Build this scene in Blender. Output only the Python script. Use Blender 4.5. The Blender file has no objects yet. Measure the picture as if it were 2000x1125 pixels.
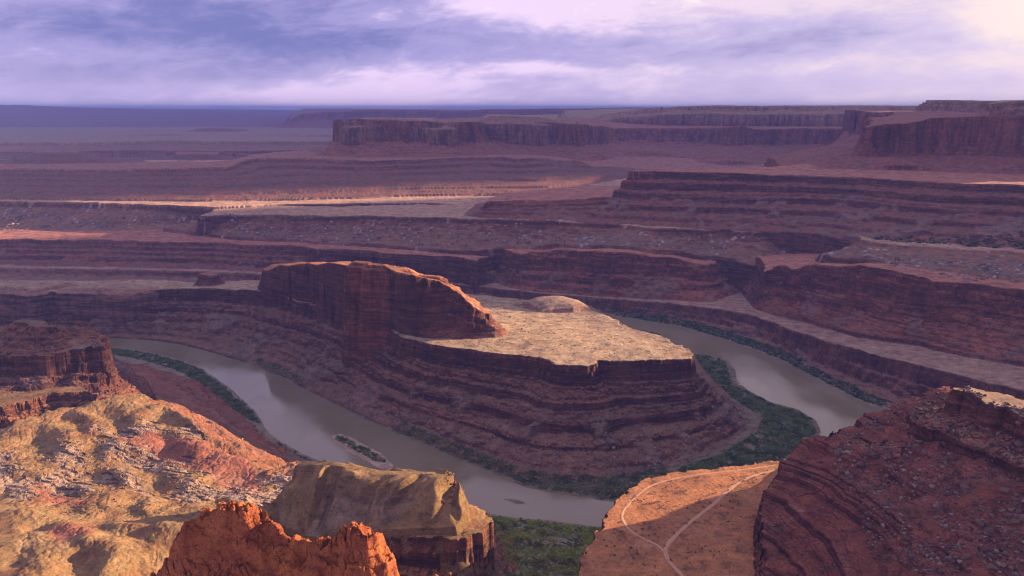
import bpy, math, random, time
import numpy as np

T0 = time.time()
S = bpy.context.scene
COL = S.collection
rad = math.radians

# ------------------------------------------------------------------ camera
CAM_Z = 600.0
PITCH = rad(12.7)
FPX = 1555.0                       # focal length in pixels of a 2000 px wide frame
cam = bpy.data.cameras.new("camera")
cam.sensor_width = 36.0
cam.lens = 36.0 * FPX / 2000.0
cam.clip_start = 1.0
cam.clip_end = 200000.0
cam_o = bpy.data.objects.new("camera", cam)
COL.objects.link(cam_o)
cam_o.location = (0, 0, CAM_Z)
cam_o.rotation_euler = (math.pi / 2 - PITCH, 0, 0)
S.camera = cam_o

# ------------------------------------------------------------------ light
SUN_EL = 11.0                      # degrees above the horizon
SUN_AZ = 70.0                      # degrees to the right of the view direction (+y)
SUN_STRENGTH = 3.1
sun = bpy.data.lights.new("sun", 'SUN')
sun.energy = SUN_STRENGTH
sun.angle = rad(0.6)
sun.color = (1.0, 0.73, 0.47)
sun_o = bpy.data.objects.new("sun", sun)
COL.objects.link(sun_o)
sun_o.rotation_euler = (rad(90 - SUN_EL), 0, rad(180 - SUN_AZ) + math.pi)
# the lamp shines along its local -z; turned so that it comes from azimuth SUN_AZ
SX, SY, SZ = (math.sin(rad(SUN_AZ)) * math.cos(rad(SUN_EL)), math.cos(rad(SUN_AZ)) * math.cos(rad(SUN_EL)), math.sin(rad(SUN_EL)))
from mathutils import Vector
sun_o.rotation_euler = Vector((SX, SY, SZ)).to_track_quat('Z', 'Y').to_euler()

S.view_settings.view_transform = 'Standard'
S.view_settings.look = 'None'
S.view_settings.exposure = 2.5
S.view_settings.gamma = 1.0
S.cycles.use_denoising = True
S.cycles.denoising_prefilter = 'ACCURATE'
S.cycles.pixel_filter_type = 'BLACKMAN_HARRIS'
S.cycles.filter_width = 1.15
S.cycles.max_bounces = 5
S.cycles.diffuse_bounces = 3
S.cycles.volume_bounces = 0
S.cycles.use_adaptive_sampling = True
S.cycles.adaptive_threshold = 0.006

class Nodes:
    """small helper to write node trees"""
    def __init__(self, tree):
        self.t = tree
        tree.nodes.clear()
    def n(self, typ, **kw):
        nd = self.t.nodes.new(typ)
        ins = kw.pop('i', {})
        for k, v in kw.items():
            setattr(nd, k, v)
        for k, v in ins.items():
            s = nd.inputs[k]
            if isinstance(v, bpy.types.NodeSocket):
                self.t.links.new(v, s)
            else:
                s.default_value = v
        return nd
    def math(self, op, a, b=0.0, c=None, clamp=False):
        nd = self.n('ShaderNodeMath', operation=op, use_clamp=clamp)
        for k, v in enumerate((a, b, c)):
            if v is None:
                continue
            if isinstance(v, bpy.types.NodeSocket):
                self.t.links.new(v, nd.inputs[k])
            else:
                nd.inputs[k].default_value = v
        return nd.outputs[0]
    def mix(self, f, a, b, blend='MIX'):
        nd = self.n('ShaderNodeMix', data_type='RGBA', blend_type=blend)
        for k, v in ((0, f), (6, a), (7, b)):
            if isinstance(v, bpy.types.NodeSocket):
                self.t.links.new(v, nd.inputs[k])
            else:
                nd.inputs[k].default_value = v if k == 0 or len(v) == 4 else (*v, 1)
        return nd.outputs[2]
    def step(self, v, lo, hi):
        nd = self.n('ShaderNodeMapRange', interpolation_type='SMOOTHSTEP')
        self.t.links.new(v, nd.inputs[0])
        nd.inputs[1].default_value = lo
        nd.inputs[2].default_value = hi
        return nd.outputs[0]
    def noise(self, vec, scale, detail=4.0, rough=0.55, dist=0.0):
        nd = self.n('ShaderNodeTexNoise', i={'Scale': scale, 'Detail': detail, 'Roughness': rough, 'Distortion': dist})
        if vec is not None:
            self.t.links.new(vec, nd.inputs['Vector'])
        return nd.outputs[0]
    def mapping(self, vec, scale=(1, 1, 1), loc=(0, 0, 0), rot=(0, 0, 0)):
        nd = self.n('ShaderNodeMapping', i={'Scale': scale, 'Location': loc, 'Rotation': rot})
        self.t.links.new(vec, nd.inputs[0])
        return nd.outputs[0]
    def ramp(self, f, stops):
        nd = self.n('ShaderNodeValToRGB')
        cr = nd.color_ramp
        while len(cr.elements) < len(stops):
            cr.elements.new(0.5)
        for e, (p, c) in zip(cr.elements, stops):
            e.position = p
            e.color = c if len(c) == 4 else (*c, 1)
        self.t.links.new(f, nd.inputs[0])
        return nd.outputs[0]

# ------------------------------------------------------------------ sky
def build_world():
    w = bpy.data.worlds.new("World")
    S.world = w
    w.use_nodes = True
    N = Nodes(w.node_tree)
    tc = N.n('ShaderNodeTexCoord').outputs['Generated']
    sp = N.n('ShaderNodeSeparateXYZ', i={0: tc})
    x, y, z = sp.outputs
    # banks of cloud: broad masses, long torn streaks, small puffs, drifting down to the right
    dv = N.mapping(tc, (1, 1, 1), (0, 0, 0), (0, rad(3.5), 0))
    big = N.noise(N.mapping(dv, (3.0, 3.0, 12), SKY_LOC[0]), 1.0, 7.0, 0.58, 0.5)
    streak = N.noise(N.mapping(dv, (7.0, 7.0, 30), SKY_LOC[1]), 1.0, 8.0, 0.64, 0.6)
    puff = N.noise(N.mapping(dv, (18, 18, 50), SKY_LOC[2]), 1.0, 8.0, 0.66, 0.5)
    def lobe(u, v, ru, rv):
        # weight of a cloud mass around the bearing of photo pixel (u, v)
        p = yp(u, v, 1000.0); l = math.sqrt(p[0] ** 2 + p[1] ** 2 + (p[2] - CAM_Z) ** 2)
        c = (p[0] / l, p[1] / l, (p[2] - CAM_Z) / l)
        q = N.n('ShaderNodeVectorMath', operation='SUBTRACT', i={0: tc, 1: c}).outputs[0]
        q = N.n('ShaderNodeVectorMath', operation='MULTIPLY', i={0: q, 1: (FPX / ru, FPX / ru, FPX / rv)}).outputs[0]
        q = N.n('ShaderNodeVectorMath', operation='LENGTH', i={0: q}).outputs['Value']
        return N.math('SUBTRACT', 1.0, N.step(q, 0.0, 1.0))
    d = N.math('MULTIPLY_ADD', streak, 0.46, N.math('MULTIPLY', big, 0.70))
    d = N.math('MULTIPLY_ADD', puff, 0.38, N.math('SUBTRACT', d, 0.04))
    for u, v, ru, rv, k in ((480, 55, 560, 120, 0.22), (250, 20, 300, 70, 0.08), (860, 95, 420, 60, 0.16), (1300, 95, 420, 55, 0.18), (1640, 70, 200, 45, 0.12), (300, 150, 420, 45, 0.10), (1050, 10, 240, 45, -0.22), (90, 90, 200, 40, -0.18), (2000, 20, 240, 70, -0.14), (1350, -520, 1000, 420, -0.55), (1640, 130, 340, 30, -0.14), (1060, 132, 160, 22, -0.16), (620, 185, 520, 32, -0.12)):  # lobe above the frame is an added bright patch for the river to reflect
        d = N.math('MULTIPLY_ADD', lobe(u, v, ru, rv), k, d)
    lite = N.math('SUBTRACT', 1.0, N.step(d, 0.58, 0.80))     # thin bright cloud
    dark = N.step(d, 0.76, 1.05)                              # thick grey cloud
    # the light of the low sun on the right: brighter and warmer towards it
    sdot = N.n('ShaderNodeVectorMath', operation='DOT_PRODUCT', i={0: tc, 1: (math.sin(rad(50)) * math.cos(rad(10)), math.cos(rad(50)) * math.cos(rad(10)), math.sin(rad(10)))}).outputs['Value']
    warm = N.step(sdot, 0.55, 1.0)
    warm2 = N.step(sdot, 0.88, 1.0)
    mid = N.mix(warm, (0.195, 0.172, 0.325), (0.31, 0.262, 0.375))
    mid = N.mix(N.math('MULTIPLY', warm2, 0.6), mid, (0.52, 0.42, 0.44))
    thin = N.mix(warm, (0.42, 0.33, 0.46), (0.40, 0.33, 0.365))
    thin = N.mix(warm2, thin, (0.54, 0.445, 0.375))
    thick = N.mix(warm, (0.094, 0.098, 0.235), (0.20, 0.178, 0.30))
    cl = N.mix(lite, mid, thin)
    cl = N.mix(dark, cl, thick)
    # bright torn edges
    edge = N.math('MULTIPLY', N.step(puff, 0.56, 0.70), N.math('MULTIPLY', lite, N.math('SUBTRACT', 1.0, dark)), clamp=True)
    cl = N.mix(N.math('MULTIPLY', edge, 0.7), cl, N.mix(warm, (0.46, 0.38, 0.47), (0.62, 0.51, 0.42)))
    # pale band low above the land
    hz = N.math('SUBTRACT', 1.0, N.step(z, 0.0, 0.075))
    cl = N.mix(N.math('MULTIPLY', hz, 0.5), cl, N.mix(warm, (0.36, 0.28, 0.40), (0.42, 0.33, 0.42)))
    sky = N.n('ShaderNodeTexSky', sky_type='NISHITA', sun_disc=False, sun_elevation=rad(SUN_EL), sun_rotation=rad(SUN_AZ))
    bg1 = N.n('ShaderNodeBackground', i={'Color': sky.outputs[0], 'Strength': 0.05})
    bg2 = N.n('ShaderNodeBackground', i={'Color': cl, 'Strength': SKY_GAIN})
    # gaps of clear sky high overhead only
    mx = N.n('ShaderNodeMixShader', i={0: N.math('SUBTRACT', 1.0, N.math('MULTIPLY', N.step(z, 0.35, 0.8), 0.5))})
    N.t.links.new(bg1.outputs[0], mx.inputs[1])
    N.t.links.new(bg2.outputs[0], mx.inputs[2])
    out = N.n('ShaderNodeOutputWorld')
    N.t.links.new(mx.outputs[0], out.inputs[0])
SKY_LOC = ((3.1, 7.7, 0), (1.3, 4.2, 0), (9.4, 2.2, 0))
SKY_GAIN = 0.40

# ------------------------------------------------------------------ geometry of the view, used to place the land where it stands
CP, SP = math.cos(PITCH), math.sin(PITCH)
def up(u, y, z):
    """world point at bearing u (photo column), ground depth y, height z"""
    t = y * CP + (CAM_Z - z) * SP
    return ((u - 1000.0) / FPX * t, y, z)
def zp(u, v, z):
    """world point seen at photo pixel (u, v) that lies at height z"""
    b = (562.5 - v) / FPX
    dy, dz = CP + b * SP, -SP + b * CP
    t = (z - CAM_Z) / dz
    return ((u - 1000.0) / FPX * t, dy * t, z)
def yp(u, v, y):
    """world point seen at photo pixel (u, v) that lies at depth y"""
    b = (562.5 - v) / FPX
    dy, dz = CP + b * SP, -SP + b * CP
    t = y / dy
    return ((u - 1000.0) / FPX * t, y, CAM_Z + dz * t)
build_world()
def Z(*l): return [zp(*a) for a in l]
def Y(*l): return [yp(*a) for a in l]
def U(*l): return [up(*a) for a in l]

# ------------------------------------------------------------------ noise
_rng = np.random.default_rng(7)
_ANG = (np.arange(256) * 2 * math.pi / 256).astype(np.float32)
_GX, _GY = np.cos(_ANG), np.sin(_ANG)
def _hash(ix, iy, seed):
    h = (ix.astype(np.uint32) * np.uint32(374761393) + iy.astype(np.uint32) * np.uint32(668265263) + np.uint32((seed * 2246822519) & 0xffffffff))
    h = (h ^ (h >> np.uint32(13))) * np.uint32(1274126177)
    return h ^ (h >> np.uint32(16))
def gnoise(x, y, seed):
    """gradient noise, about -0.7 .. 0.7"""
    fx, fy = np.floor(x), np.floor(y)
    ix, iy = fx.astype(np.int64), fy.astype(np.int64)
    x, y = (x - fx).astype(np.float32), (y - fy).astype(np.float32)
    u, v = x * x * x * (x * (x * 6 - 15) + 10), y * y * y * (y * (y * 6 - 15) + 10)
    def g(a, b):
        h = _hash(ix + a, iy + b, seed) & np.uint32(255)
        return _GX[h] * (x - a) + _GY[h] * (y - b)
    a = g(0, 0); a += u * (g(1, 0) - a)
    b = g(0, 1); b += u * (g(1, 1) - b)
    return a + v * (b - a)
def fbm(x, y, lam, octs, seed, rough=0.5, ridged=False):
    s, a, t = 0.0, 1.0, 0.0
    for k in range(octs):
        n = gnoise(x / lam + 13.7 * k, y / lam - 7.3 * k, seed + k)
        if ridged:
            n = np.abs(n) * 2 - 0.5
        s = s + a * n
        t += a
        a *= rough
        lam /= 2.03
    return s / t
def worley(x, y, seed, full=False):
    """distance to the nearest and second nearest cell point"""
    fx, fy = np.floor(x), np.floor(y)
    ix, iy = fx.astype(np.int64), fy.astype(np.int64)
    f1 = np.full(x.shape, 9.0, np.float32); f2 = f1.copy(); cid = np.zeros(x.shape, np.float32)
    for a in (-1, 0, 1):
        for b in (-1, 0, 1):
            h = _hash(ix + a, iy + b, seed)
            jx = (h & np.uint32(1023)).astype(np.float32) / 1023
            jy = ((h >> np.uint32(10)) & np.uint32(1023)).astype(np.float32) / 1023
            d = np.hypot(fx + a + jx - x, fy + b + jy - y).astype(np.float32)
            near = d < f1
            f2 = np.where(near, f1, np.minimum(f2, d))
            cid = np.where(near, ((h >> np.uint32(20)) & np.uint32(255)).astype(np.float32) / 255, cid)
            f1 = np.where(near, d, f1)
    return f1, f2, cid
def sstep(x, a, b):
    t = np.clip((x - a) / (b - a), 0, 1)
    return t * t * (3 - 2 * t)

# ------------------------------------------------------------------ the polar frame in which the land is sampled
AZ0, AZ1 = rad(-47), rad(76)
R0, R1 = 190.0, 62000.0
CN_A, CN_R = 760, 1300
c_az = np.linspace(AZ0, AZ1, CN_A)
c_lr = np.linspace(math.log(R0), math.log(R1), CN_R)
c_X = np.sin(c_az)[:, None] * np.exp(c_lr)[None]
c_Y = np.cos(c_az)[:, None] * np.exp(c_lr)[None]
def sdf_grid(pts, margin):
    """signed distance to a polygon (positive outside), on the coarse polar grid"""
    P = np.array([(p[0], p[1]) for p in pts])
    rr = np.hypot(P[:, 0], P[:, 1])
    # distance from the camera to the polygon, to window the work
    lo = max(R0, rr.min() * 0.72 - margin); hi = rr.max() + margin
    k0 = max(0, int(np.searchsorted(c_lr, math.log(lo))) - 1); k1 = min(CN_R, int(np.searchsorted(c_lr, math.log(hi))) + 1)
    X, Yy = c_X[:, k0:k1].astype(np.float32), c_Y[:, k0:k1].astype(np.float32)
    best = np.full(X.shape, 1e12, np.float32)
    ins = np.zeros(X.shape, bool)
    for i in range(len(P)):
        ax, ay = P[i]; bx, by = P[(i + 1) % len(P)]
        ex, ey = bx - ax, by - ay
        l2 = ex * ex + ey * ey + 1e-9
        wx, wy = X - np.float32(ax), Yy - np.float32(ay)
        t = np.clip((wx * np.float32(ex) + wy * np.float32(ey)) / np.float32(l2), 0, 1)
        dx, dy = wx - t * np.float32(ex), wy - t * np.float32(ey)
        np.minimum(best, dx * dx + dy * dy, out=best)
        c = (ay > Yy) != (by > Yy)
        if ey != 0:
            ins ^= c & (wx < np.float32(ex / ey) * wy)
    d = np.sqrt(best)
    out = np.full(c_X.shape, 9000.0, np.float32)
    out[:, k0:k1] = np.where(ins, -d, d)
    return out
I_A, I_R = 190, 260
i_az = np.linspace(AZ0, AZ1, I_A); i_lr = np.linspace(math.log(R0), math.log(R1), I_R)
def idw_grid(pts, soft=400.0):
    X = np.sin(i_az)[:, None] * np.exp(i_lr)[None]; Yy = np.cos(i_az)[:, None] * np.exp(i_lr)[None]
    num = 0.0; den = 0.0
    for x, y, z in pts:
        w = 1.0 / (((X - x) ** 2 + (Yy - y) ** 2) / soft + 1.0) ** 1.5
        num = num + w * z; den = den + w
    return (num / den).astype(np.float32)
class Lookup:
    """bilinear lookup of coarse-grid fields at given (azimuth, log r)"""
    def __init__(self, az, lr):
        self.c = self._prep(az, lr, CN_A, CN_R)
        self.i = self._prep(az, lr, I_A, I_R)
    def _prep(self, az, lr, na, nr):
        a = np.clip((az - AZ0) / (AZ1 - AZ0) * (na - 1), 0, na - 1.001)
        r = np.clip((lr - math.log(R0)) / (math.log(R1) - math.log(R0)) * (nr - 1), 0, nr - 1.001)
        ia, ir = a.astype(np.int32), r.astype(np.int32)
        return ia * nr + ir, (a - ia).astype(np.float32), (r - ir).astype(np.float32), nr
    def __call__(self, g):
        k, fa, fr, nr = self.c if g.shape == (CN_A, CN_R) else self.i
        g = g.ravel()
        a = g[k]; a = a + fr * (g[k + 1] - a)
        b = g[k + nr]; b = b + fr * (g[k + nr + 1] - b)
        return a + fa * (b - a)
QUAL = (1550, 2600)

# ------------------------------------------------------------------ the landforms
RED = (0.29, 0.092, 0.050); DRED = (0.20, 0.066, 0.042); ORG = (0.42, 0.14, 0.042); PINK = (0.33, 0.16, 0.12)
S_RED = (0.34, 0.155, 0.105); S_SAND = (0.44, 0.30, 0.185); S_YEL = (0.29, 0.172, 0.075); S_GREY = (0.27, 0.215, 0.155)
S_TAN = (0.38, 0.25, 0.165); S_ORG = (0.45, 0.185, 0.075); S_WHITE = (0.56, 0.47, 0.40)
FEATS = []
def feat(obj, rim, prof, toe=None, tops=(), amp=(0, 10, 5, 2, 0.6), terr=0.75, rock=RED, soil=S_RED, und=2.0, style='rock', rough=1.0):
    FEATS.append(dict(obj=obj, rim=rim, prof=prof, toe=toe, tops=list(rim) + list(tops), amp=amp, terr=terr, rock=rock, soil=soil, und=und, style=style, rough=rough))

WALL = [(0, 0), (0.06, 0.34), (0.26, 0.46), (0.30, 0.60), (0.55, 0.74), (0.58, 0.83), (1, 1)]
STEPPED = [(0, 0), (0.02, 0.17), (0.13, 0.24), (0.145, 0.38), (0.29, 0.46), (0.305, 0.58), (0.50, 0.68), (0.515, 0.79), (0.75, 0.88), (0.76, 0.94), (1, 1)]
BANK = [(-400, -7), (-80, -3.0), (-25, -1.2), (0, 0.0), (8, 3.0), (40, 8), (4000, 10)]

# --- low ground along the river (the shorelines are the edges of these)
near_bank = Z((-300, 668, 0), (60, 668, 0), (140, 671, 0), (200, 675, 0), (280, 685, 0), (350, 701, 0), (400, 722, 0), (440, 750, 0), (470, 776, 0), (500, 806, 0), (518, 835, 0), (545, 856, 0),
              (590, 886, 0), (640, 905, 0), (740, 935, 0), (830, 965, 0), (900, 990, 0), (945, 1000, 0), (985, 1008, 0), (1050, 1013, 0), (1110, 1020, 0), (1170, 1028, 0),
              (1260, 1040, 0), (1400, 1030, 0), (1560, 1000, 0), (1700, 955, 0), (1800, 905, 0), (1850, 860, 0)) 
feat('floodplain', near_bank + [(1500, 1150, 0), (1600, 500, 0), (1200, 200, 0), (-900, 200, 0), (-2600, 1500, 0)], BANK, tops=(), amp=(0, 0, 1.5, 1.0, 0.3), terr=0, rock=S_GREY, soil=S_GREY, und=0.6, style='flat')
penin_bank = Z((-300, 648, 0), (150, 654, 0), (240, 657, 0), (300, 662, 0), (350, 670, 0), (400, 682, 0), (450, 699, 0), (500, 717, 0), (560, 744, 0), (620, 774, 0), (680, 804, 0), (740, 833, 0), (800, 858, 0),
               (860, 885, 0), (920, 910, 0), (970, 931, 0), (1030, 952, 0), (1090, 965, 0), (1150, 974, 0), (1205, 982, 0), (1290, 980, 0), (1400, 955, 0), (1500, 920, 0), (1570, 880, 0), (1605, 845, 0),
               (1596, 822, 0), (1560, 800, 0), (1505, 785, 0), (1462, 763, 0), (1440, 745, 0), (1436, 722, 0), (1420, 704, 0), (1390, 693, 0), (1340, 682, 0), (1295, 664, 0), (1240, 645, 0), (1185, 622, 0), (1135, 608, 0),
               (1000, 599, 0), (900, 593, 0), (700, 577, 0), (500, 566, 0), (200, 560, 0), (-300, 555, 0))
feat('peninsula', penin_bank, BANK, amp=(0, 0, 1.5, 1.0, 0.3), terr=0, rock=S_GREY, soil=(0.19, 0.15, 0.095), und=0.6, style='flat')
far_bank = Z((-400, 540, 0), (0, 548, 0), (500, 557, 0), (800, 577, 0), (1000, 591, 0), (1150, 604, 0), (1200, 618, 0), (1290, 632, 0), (1340, 641, 0), (1400, 659, 0), (1470, 682, 0), (1540, 711, 0), (1600, 744, 0), (1650, 769, 0), (1700, 793, 0),
             (1745, 801, 0), (1820, 826, 0), (1960, 860, 0), (2200, 900, 0))
feat('far_bank', far_bank + [(2600, 1400, 0), (4500, 4500, 0), (0, 5000, 0), (-4500, 4500, 0)], BANK, amp=(0, 0, 1.5, 1.0, 0.3), terr=0, rock=S_GREY, soil=S_GREY, und=0.6, style='flat')
# --- island and sandbars
feat('river_island', Z((643, 851, 0), (665, 846, 0), (700, 860, 0), (745, 885, 0), (768, 908, 0), (768, 920, 0), (740, 914, 0), (690, 888, 0), (655, 866, 0)), BANK, amp=(0, 0, 0, 1.0, 0.3), terr=0, rock=PINK, soil=(0.50, 0.34, 0.25), und=0.3, style='flat')
feat('sandbar', Z((960, 968, 0), (1000, 974, 0), (1040, 984, 0), (1078, 990, 0), (1030, 990, 0), (985, 979, 0)), [(-100, -1), (0, 0), (8, 2.0), (40, 8), (4000, 10)], amp=(0, 0, 0, 2.0, 0.5), terr=0, rock=S_GREY, soil=(0.30, 0.21, 0.15), und=0.2, style='flat')
feat('shoal', Z((1240, 643, 0), (1262, 646, 0), (1300, 655, 0), (1283, 657, 0), (1255, 650, 0)), BANK, amp=(0, 0, 0, 1.0, 0.3), terr=0, rock=S_GREY, soil=S_GREY, und=0.3, style='flat')

feat('beach', Z((1424, 726, 0), (1431, 728, 0), (1441, 744, 0), (1466, 766, 0), (1490, 779, 0), (1478, 780, 0), (1450, 766, 0), (1430, 748, 0)), BANK, amp=(0, 0, 0, 1.0, 0.3), terr=0, rock=PINK, soil=(0.55, 0.36, 0.27), und=0.2, style='flat')
# --- the peninsula bench
bench_rim = Z((-300, 560, 108), (0, 566, 112), (140, 568, 113), (300, 565, 114), (400, 563, 115), (500, 567, 118), (560, 580, 120), (640, 601, 124), (700, 618, 127), (750, 637, 130), (783, 656, 132), (850, 674, 134), (950, 687, 135), (1050, 698, 136),
              (1085, 712, 136), (1160, 712, 136), (1170, 703, 136), (1250, 703, 136), (1300, 702, 136), (1345, 700, 136), (1356, 690, 134), (1300, 662, 122), (1222, 636, 112), (1188, 619, 106), (1170, 611, 103), (1148, 600, 100), (1120, 591, 100), (1040, 588, 100),
              (985, 582, 100), (940, 576, 100), (800, 562, 100), (600, 553, 100), (400, 551, 102), (150, 549, 104), (0, 548, 104), (-300, 546, 104))
bench_toe = Z((-300, 652, 4), (150, 656, 4), (240, 658, 4), (300, 662, 4), (350, 669, 4), (400, 681, 4), (450, 696, 4), (500, 711, 4), (560, 737, 4), (620, 768, 4), (680, 797, 4), (740, 824, 4), (800, 846, 4), (860, 870, 4), (940, 903, 4), (1020, 928, 4), (1100, 938, 4), (1200, 936, 4), (1290, 918, 4), (1380, 890, 4),
              (1440, 858, 4), (1470, 830, 4), (1455, 800, 4), (1420, 770, 4), (1390, 735, 4), (1366, 700, 4), (1318, 675, 4), (1248, 648, 4), (1192, 625, 4), (1150, 612, 4), (1000, 602, 4), (900, 595, 4), (700, 579, 4), (500, 568, 4), (200, 562, 4), (-300, 558, 4))
PEN = [(0, 0), (0.035, 0.27), (0.10, 0.33), (0.22, 0.44), (0.245, 0.54), (0.40, 0.63), (0.42, 0.70), (0.62, 0.82), (0.635, 0.86), (0.9, 0.97), (1, 1)]
feat('peninsula', bench_rim, PEN, toe=bench_toe, amp=(0, 8, 6, 3.5, 0.9), rock=(0.145, 0.043, 0.027), soil=S_SAND, und=4.0)
feat('peninsula', Z((1025, 588, 112), (1055, 578, 118), (1095, 577, 120), (1128, 584, 118), (1146, 596, 112), (1120, 603, 110), (1060, 606, 108)), [(-60, -8), (-20, -5), (0, 0), (12, 10), (40, 20), (4000, 200)], amp=(0, 2, 2, 1, 0.3), terr=0.3, rock=PINK, soil=S_TAN, und=1.0)
feat('peninsula', Z((130, 562, 117), (200, 552, 121), (240, 553, 121), (300, 560, 117), (250, 566, 115)), [(-60, -6), (0, 0), (30, 10), (4000, 200)], amp=(0, 2, 2, 1, 0.3), terr=0.2, rock=PINK, soil=S_TAN, und=1.0)
feat('peninsula', Z((-20, 560, 117), (60, 548, 124), (110, 546, 125), (135, 552, 120), (70, 566, 116)), [(-60, -6), (0, 0), (30, 12), (4000, 200)], amp=(0, 3, 3, 1, 0.3), terr=0.4, rock=PINK, soil=S_TAN, und=1.0)
# --- the butte
butte_rim = [zp(520, 534, 175), zp(542, 513, 206)] + Z((600, 513, 222), (650, 516, 240), (700, 513, 262), (740, 517, 270), (800, 532, 266), (850, 541, 253), (880, 556, 236), (900, 574, 218), (925, 596, 196), (948, 618, 172)) + \
            U((955, 1670, 160), (925, 1730, 185), (880, 1790, 205), (760, 1860, 235), (700, 1900, 232), (600, 2080, 200), (535, 2130, 190), (512, 2120, 170))
butte_toe = Z((498, 564, 116), (505, 570, 116), (562, 579, 119), (640, 600, 123), (700, 616, 127), (752, 636, 131), (785, 650, 134), (850, 659, 136), (920, 659, 136), (990, 658, 134)) + U((990, 1640, 134), (985, 1740, 120), (940, 1860, 108), (800, 2000, 104), (600, 2180, 104), (500, 2220, 106))
feat('butte', butte_rim, [(0, 0), (0.10, 0.22), (0.2, 0.27), (0.34, 0.52), (0.44, 0.56), (0.66, 0.86), (0.8, 0.93), (1, 1)], toe=butte_toe, amp=(0, 4, 5, 5.0, 1.2), terr=0.7, rock=(0.15, 0.044, 0.028), soil=S_ORG, und=3.0, style='flute')
# slabs lying on the butte's crest
for (u0, u1, v, y, hh, dp) in ((686, 722, 512, 1720, 6, 22), (716, 752, 517, 1700, 6, 22), (760, 795, 526, 1690, 5, 18), (815, 860, 538, 1672, 5, 14)):
    p0, p1 = yp(u0, v, y), yp(u1, v + 3, y)
    feat('butte', [p0, p1, (p1[0] + 2, p1[1] + dp, p1[2]), (p0[0] + 3, p0[1] + dp, p0[2])], [(0, 0), (3, 5), (12, 9), (4000, 400)], amp=(0, 0, 3, 2, 0.5), terr=0.3, rock=RED, soil=S_ORG, und=0.3)
# --- small knob on the neck
k = zp(405, 553, 116)
feat('small_butte', [(k[0] - 24, k[1] + 5, 140), (k[0] - 5, k[1] - 8, 146), (k[0] + 14, k[1] - 6, 143), (k[0] + 26, k[1] + 8, 132), (k[0] + 10, k[1] + 40, 140), (k[0] - 20, k[1] + 40, 140)], [(0, 0), (6, 17), (12, 22), (22, 33), (4000, 500)], amp=(0, 3, 4, 3, 0.8), terr=0.5, rock=DRED, soil=S_RED, und=2)

# --- far side: shelf over the river
shelf_rim = Z((-400, 515, 28), (0, 522, 30), (400, 530, 31), (800, 546, 32), (950, 561, 33), (1050, 572, 35), (1150, 580, 37), (1250, 588, 40), (1330, 594, 43), (1360, 597, 46), (1420, 605, 50), (1480, 618, 53), (1540, 641, 58), (1600, 661, 62), (1700, 691, 68), (1800, 713, 73), (1900, 739, 78), (2000, 763, 82), (2200, 815, 90))
shelf_toe = Z((-400, 537, 3), (0, 545, 3), (500, 554, 3), (800, 574, 3), (1000, 588, 3), (1150, 601, 3), (1200, 614, 3), (1290, 627, 3), (1340, 635, 3), (1400, 651, 3), (1470, 673, 3), (1540, 702, 3), (1600, 733, 3), (1650, 757, 3), (1700, 780, 3), (1745, 793, 3), (1820, 815, 3), (1960, 852, 3), (2200, 895, 3))
FARCLOSE = [(2700, 1450, 95), (4500, 4600, 80), (0, 5200, 60), (-4600, 4600, 40)]
feat('river_cliff', shelf_rim + FARCLOSE, [(0, 0), (0.10, 0.50), (0.16, 0.55), (0.30, 0.86), (0.5, 0.93), (1, 1)], toe=shelf_toe + [(2750, 1400, 3), (4600, 4600, 3), (0, 5300, 3), (-4700, 4700, 3)], amp=(0, 3, 3.5, 2.5, 0.8), terr=0.35, rock=(0.30, 0.12, 0.085), soil=(0.30, 0.20, 0.145), und=2.5, style='flute')
# --- tier above the shelf, right block
blockR = Z((1488, 548, 130), (1500, 530, 152), (1530, 517, 168), (1600, 515, 197), (1700, 519, 215), (1800, 536, 215), (1840, 549, 206), (1900, 554, 206), (2000, 566, 208), (2200, 592, 210))
blockR_toe = Z((1474, 600, 55), (1500, 608, 57), (1600, 633, 65), (1680, 650, 75), (1800, 667, 80), (1830, 676, 80), (1900, 690, 84), (2000, 706, 88), (2200, 740, 92))
feat('canyon_wall', blockR + [(2300, 1700, 215), (3500, 2600, 215), (2500, 4000, 215), (1000, 4300, 200)] + U((1480, 3000, 170), (1470, 2600, 140)), [(0, 0), (0.05, 0.14), (0.12, 0.2), (0.3, 0.50), (0.38, 0.56), (0.5, 0.72), (0.75, 0.88), (1, 1)],
     toe=blockR_toe + [(2400, 1600, 95), (3700, 2600, 95), (2500, 4200, 60), (950, 4400, 60)] + U((1430, 3000, 60), (1440, 2500, 60)), amp=(34, 26, 9, 3, 0.8), terr=0.7, rock=RED, soil=S_RED, und=4, style='flute')
# left block and the long dark ledges running left
blockL = Z((1022, 496, 132), (1040, 490, 140), (1100, 487, 155), (1200, 491, 167), (1300, 502, 155), (1390, 518, 135)) + U((1410, 2450, 130), (1420, 2700, 130), (1380, 3300, 150), (800, 3600, 150), (950, 2800, 130))
blockL_toe = Z((1015, 566, 36), (1100, 572, 38), (1200, 579, 42), (1300, 584, 46), (1395, 590, 48)) + U((1450, 2400, 50), (1470, 2700, 50), (1450, 3400, 60), (750, 3700, 60), (930, 2700, 40))
feat('canyon_wall', blockL, [(0, 0), (0.08, 0.12), (0.16, 0.2), (0.3, 0.52), (0.5, 0.62), (0.6, 0.8), (1, 1)], toe=blockL_toe, amp=(30, 26, 9, 3, 0.8), terr=0.7, rock=RED, soil=S_RED, und=4, style='flute')
midL = Z((-400, 462, 100), (0, 466, 105), (200, 468, 106), (420, 474, 108), (600, 482, 112), (700, 490, 116), (800, 497, 118), (900, 503, 120), (930, 510, 118)) + U((960, 2700, 110), (980, 3400, 120), (600, 4000, 120), (-400, 4300, 120))
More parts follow.
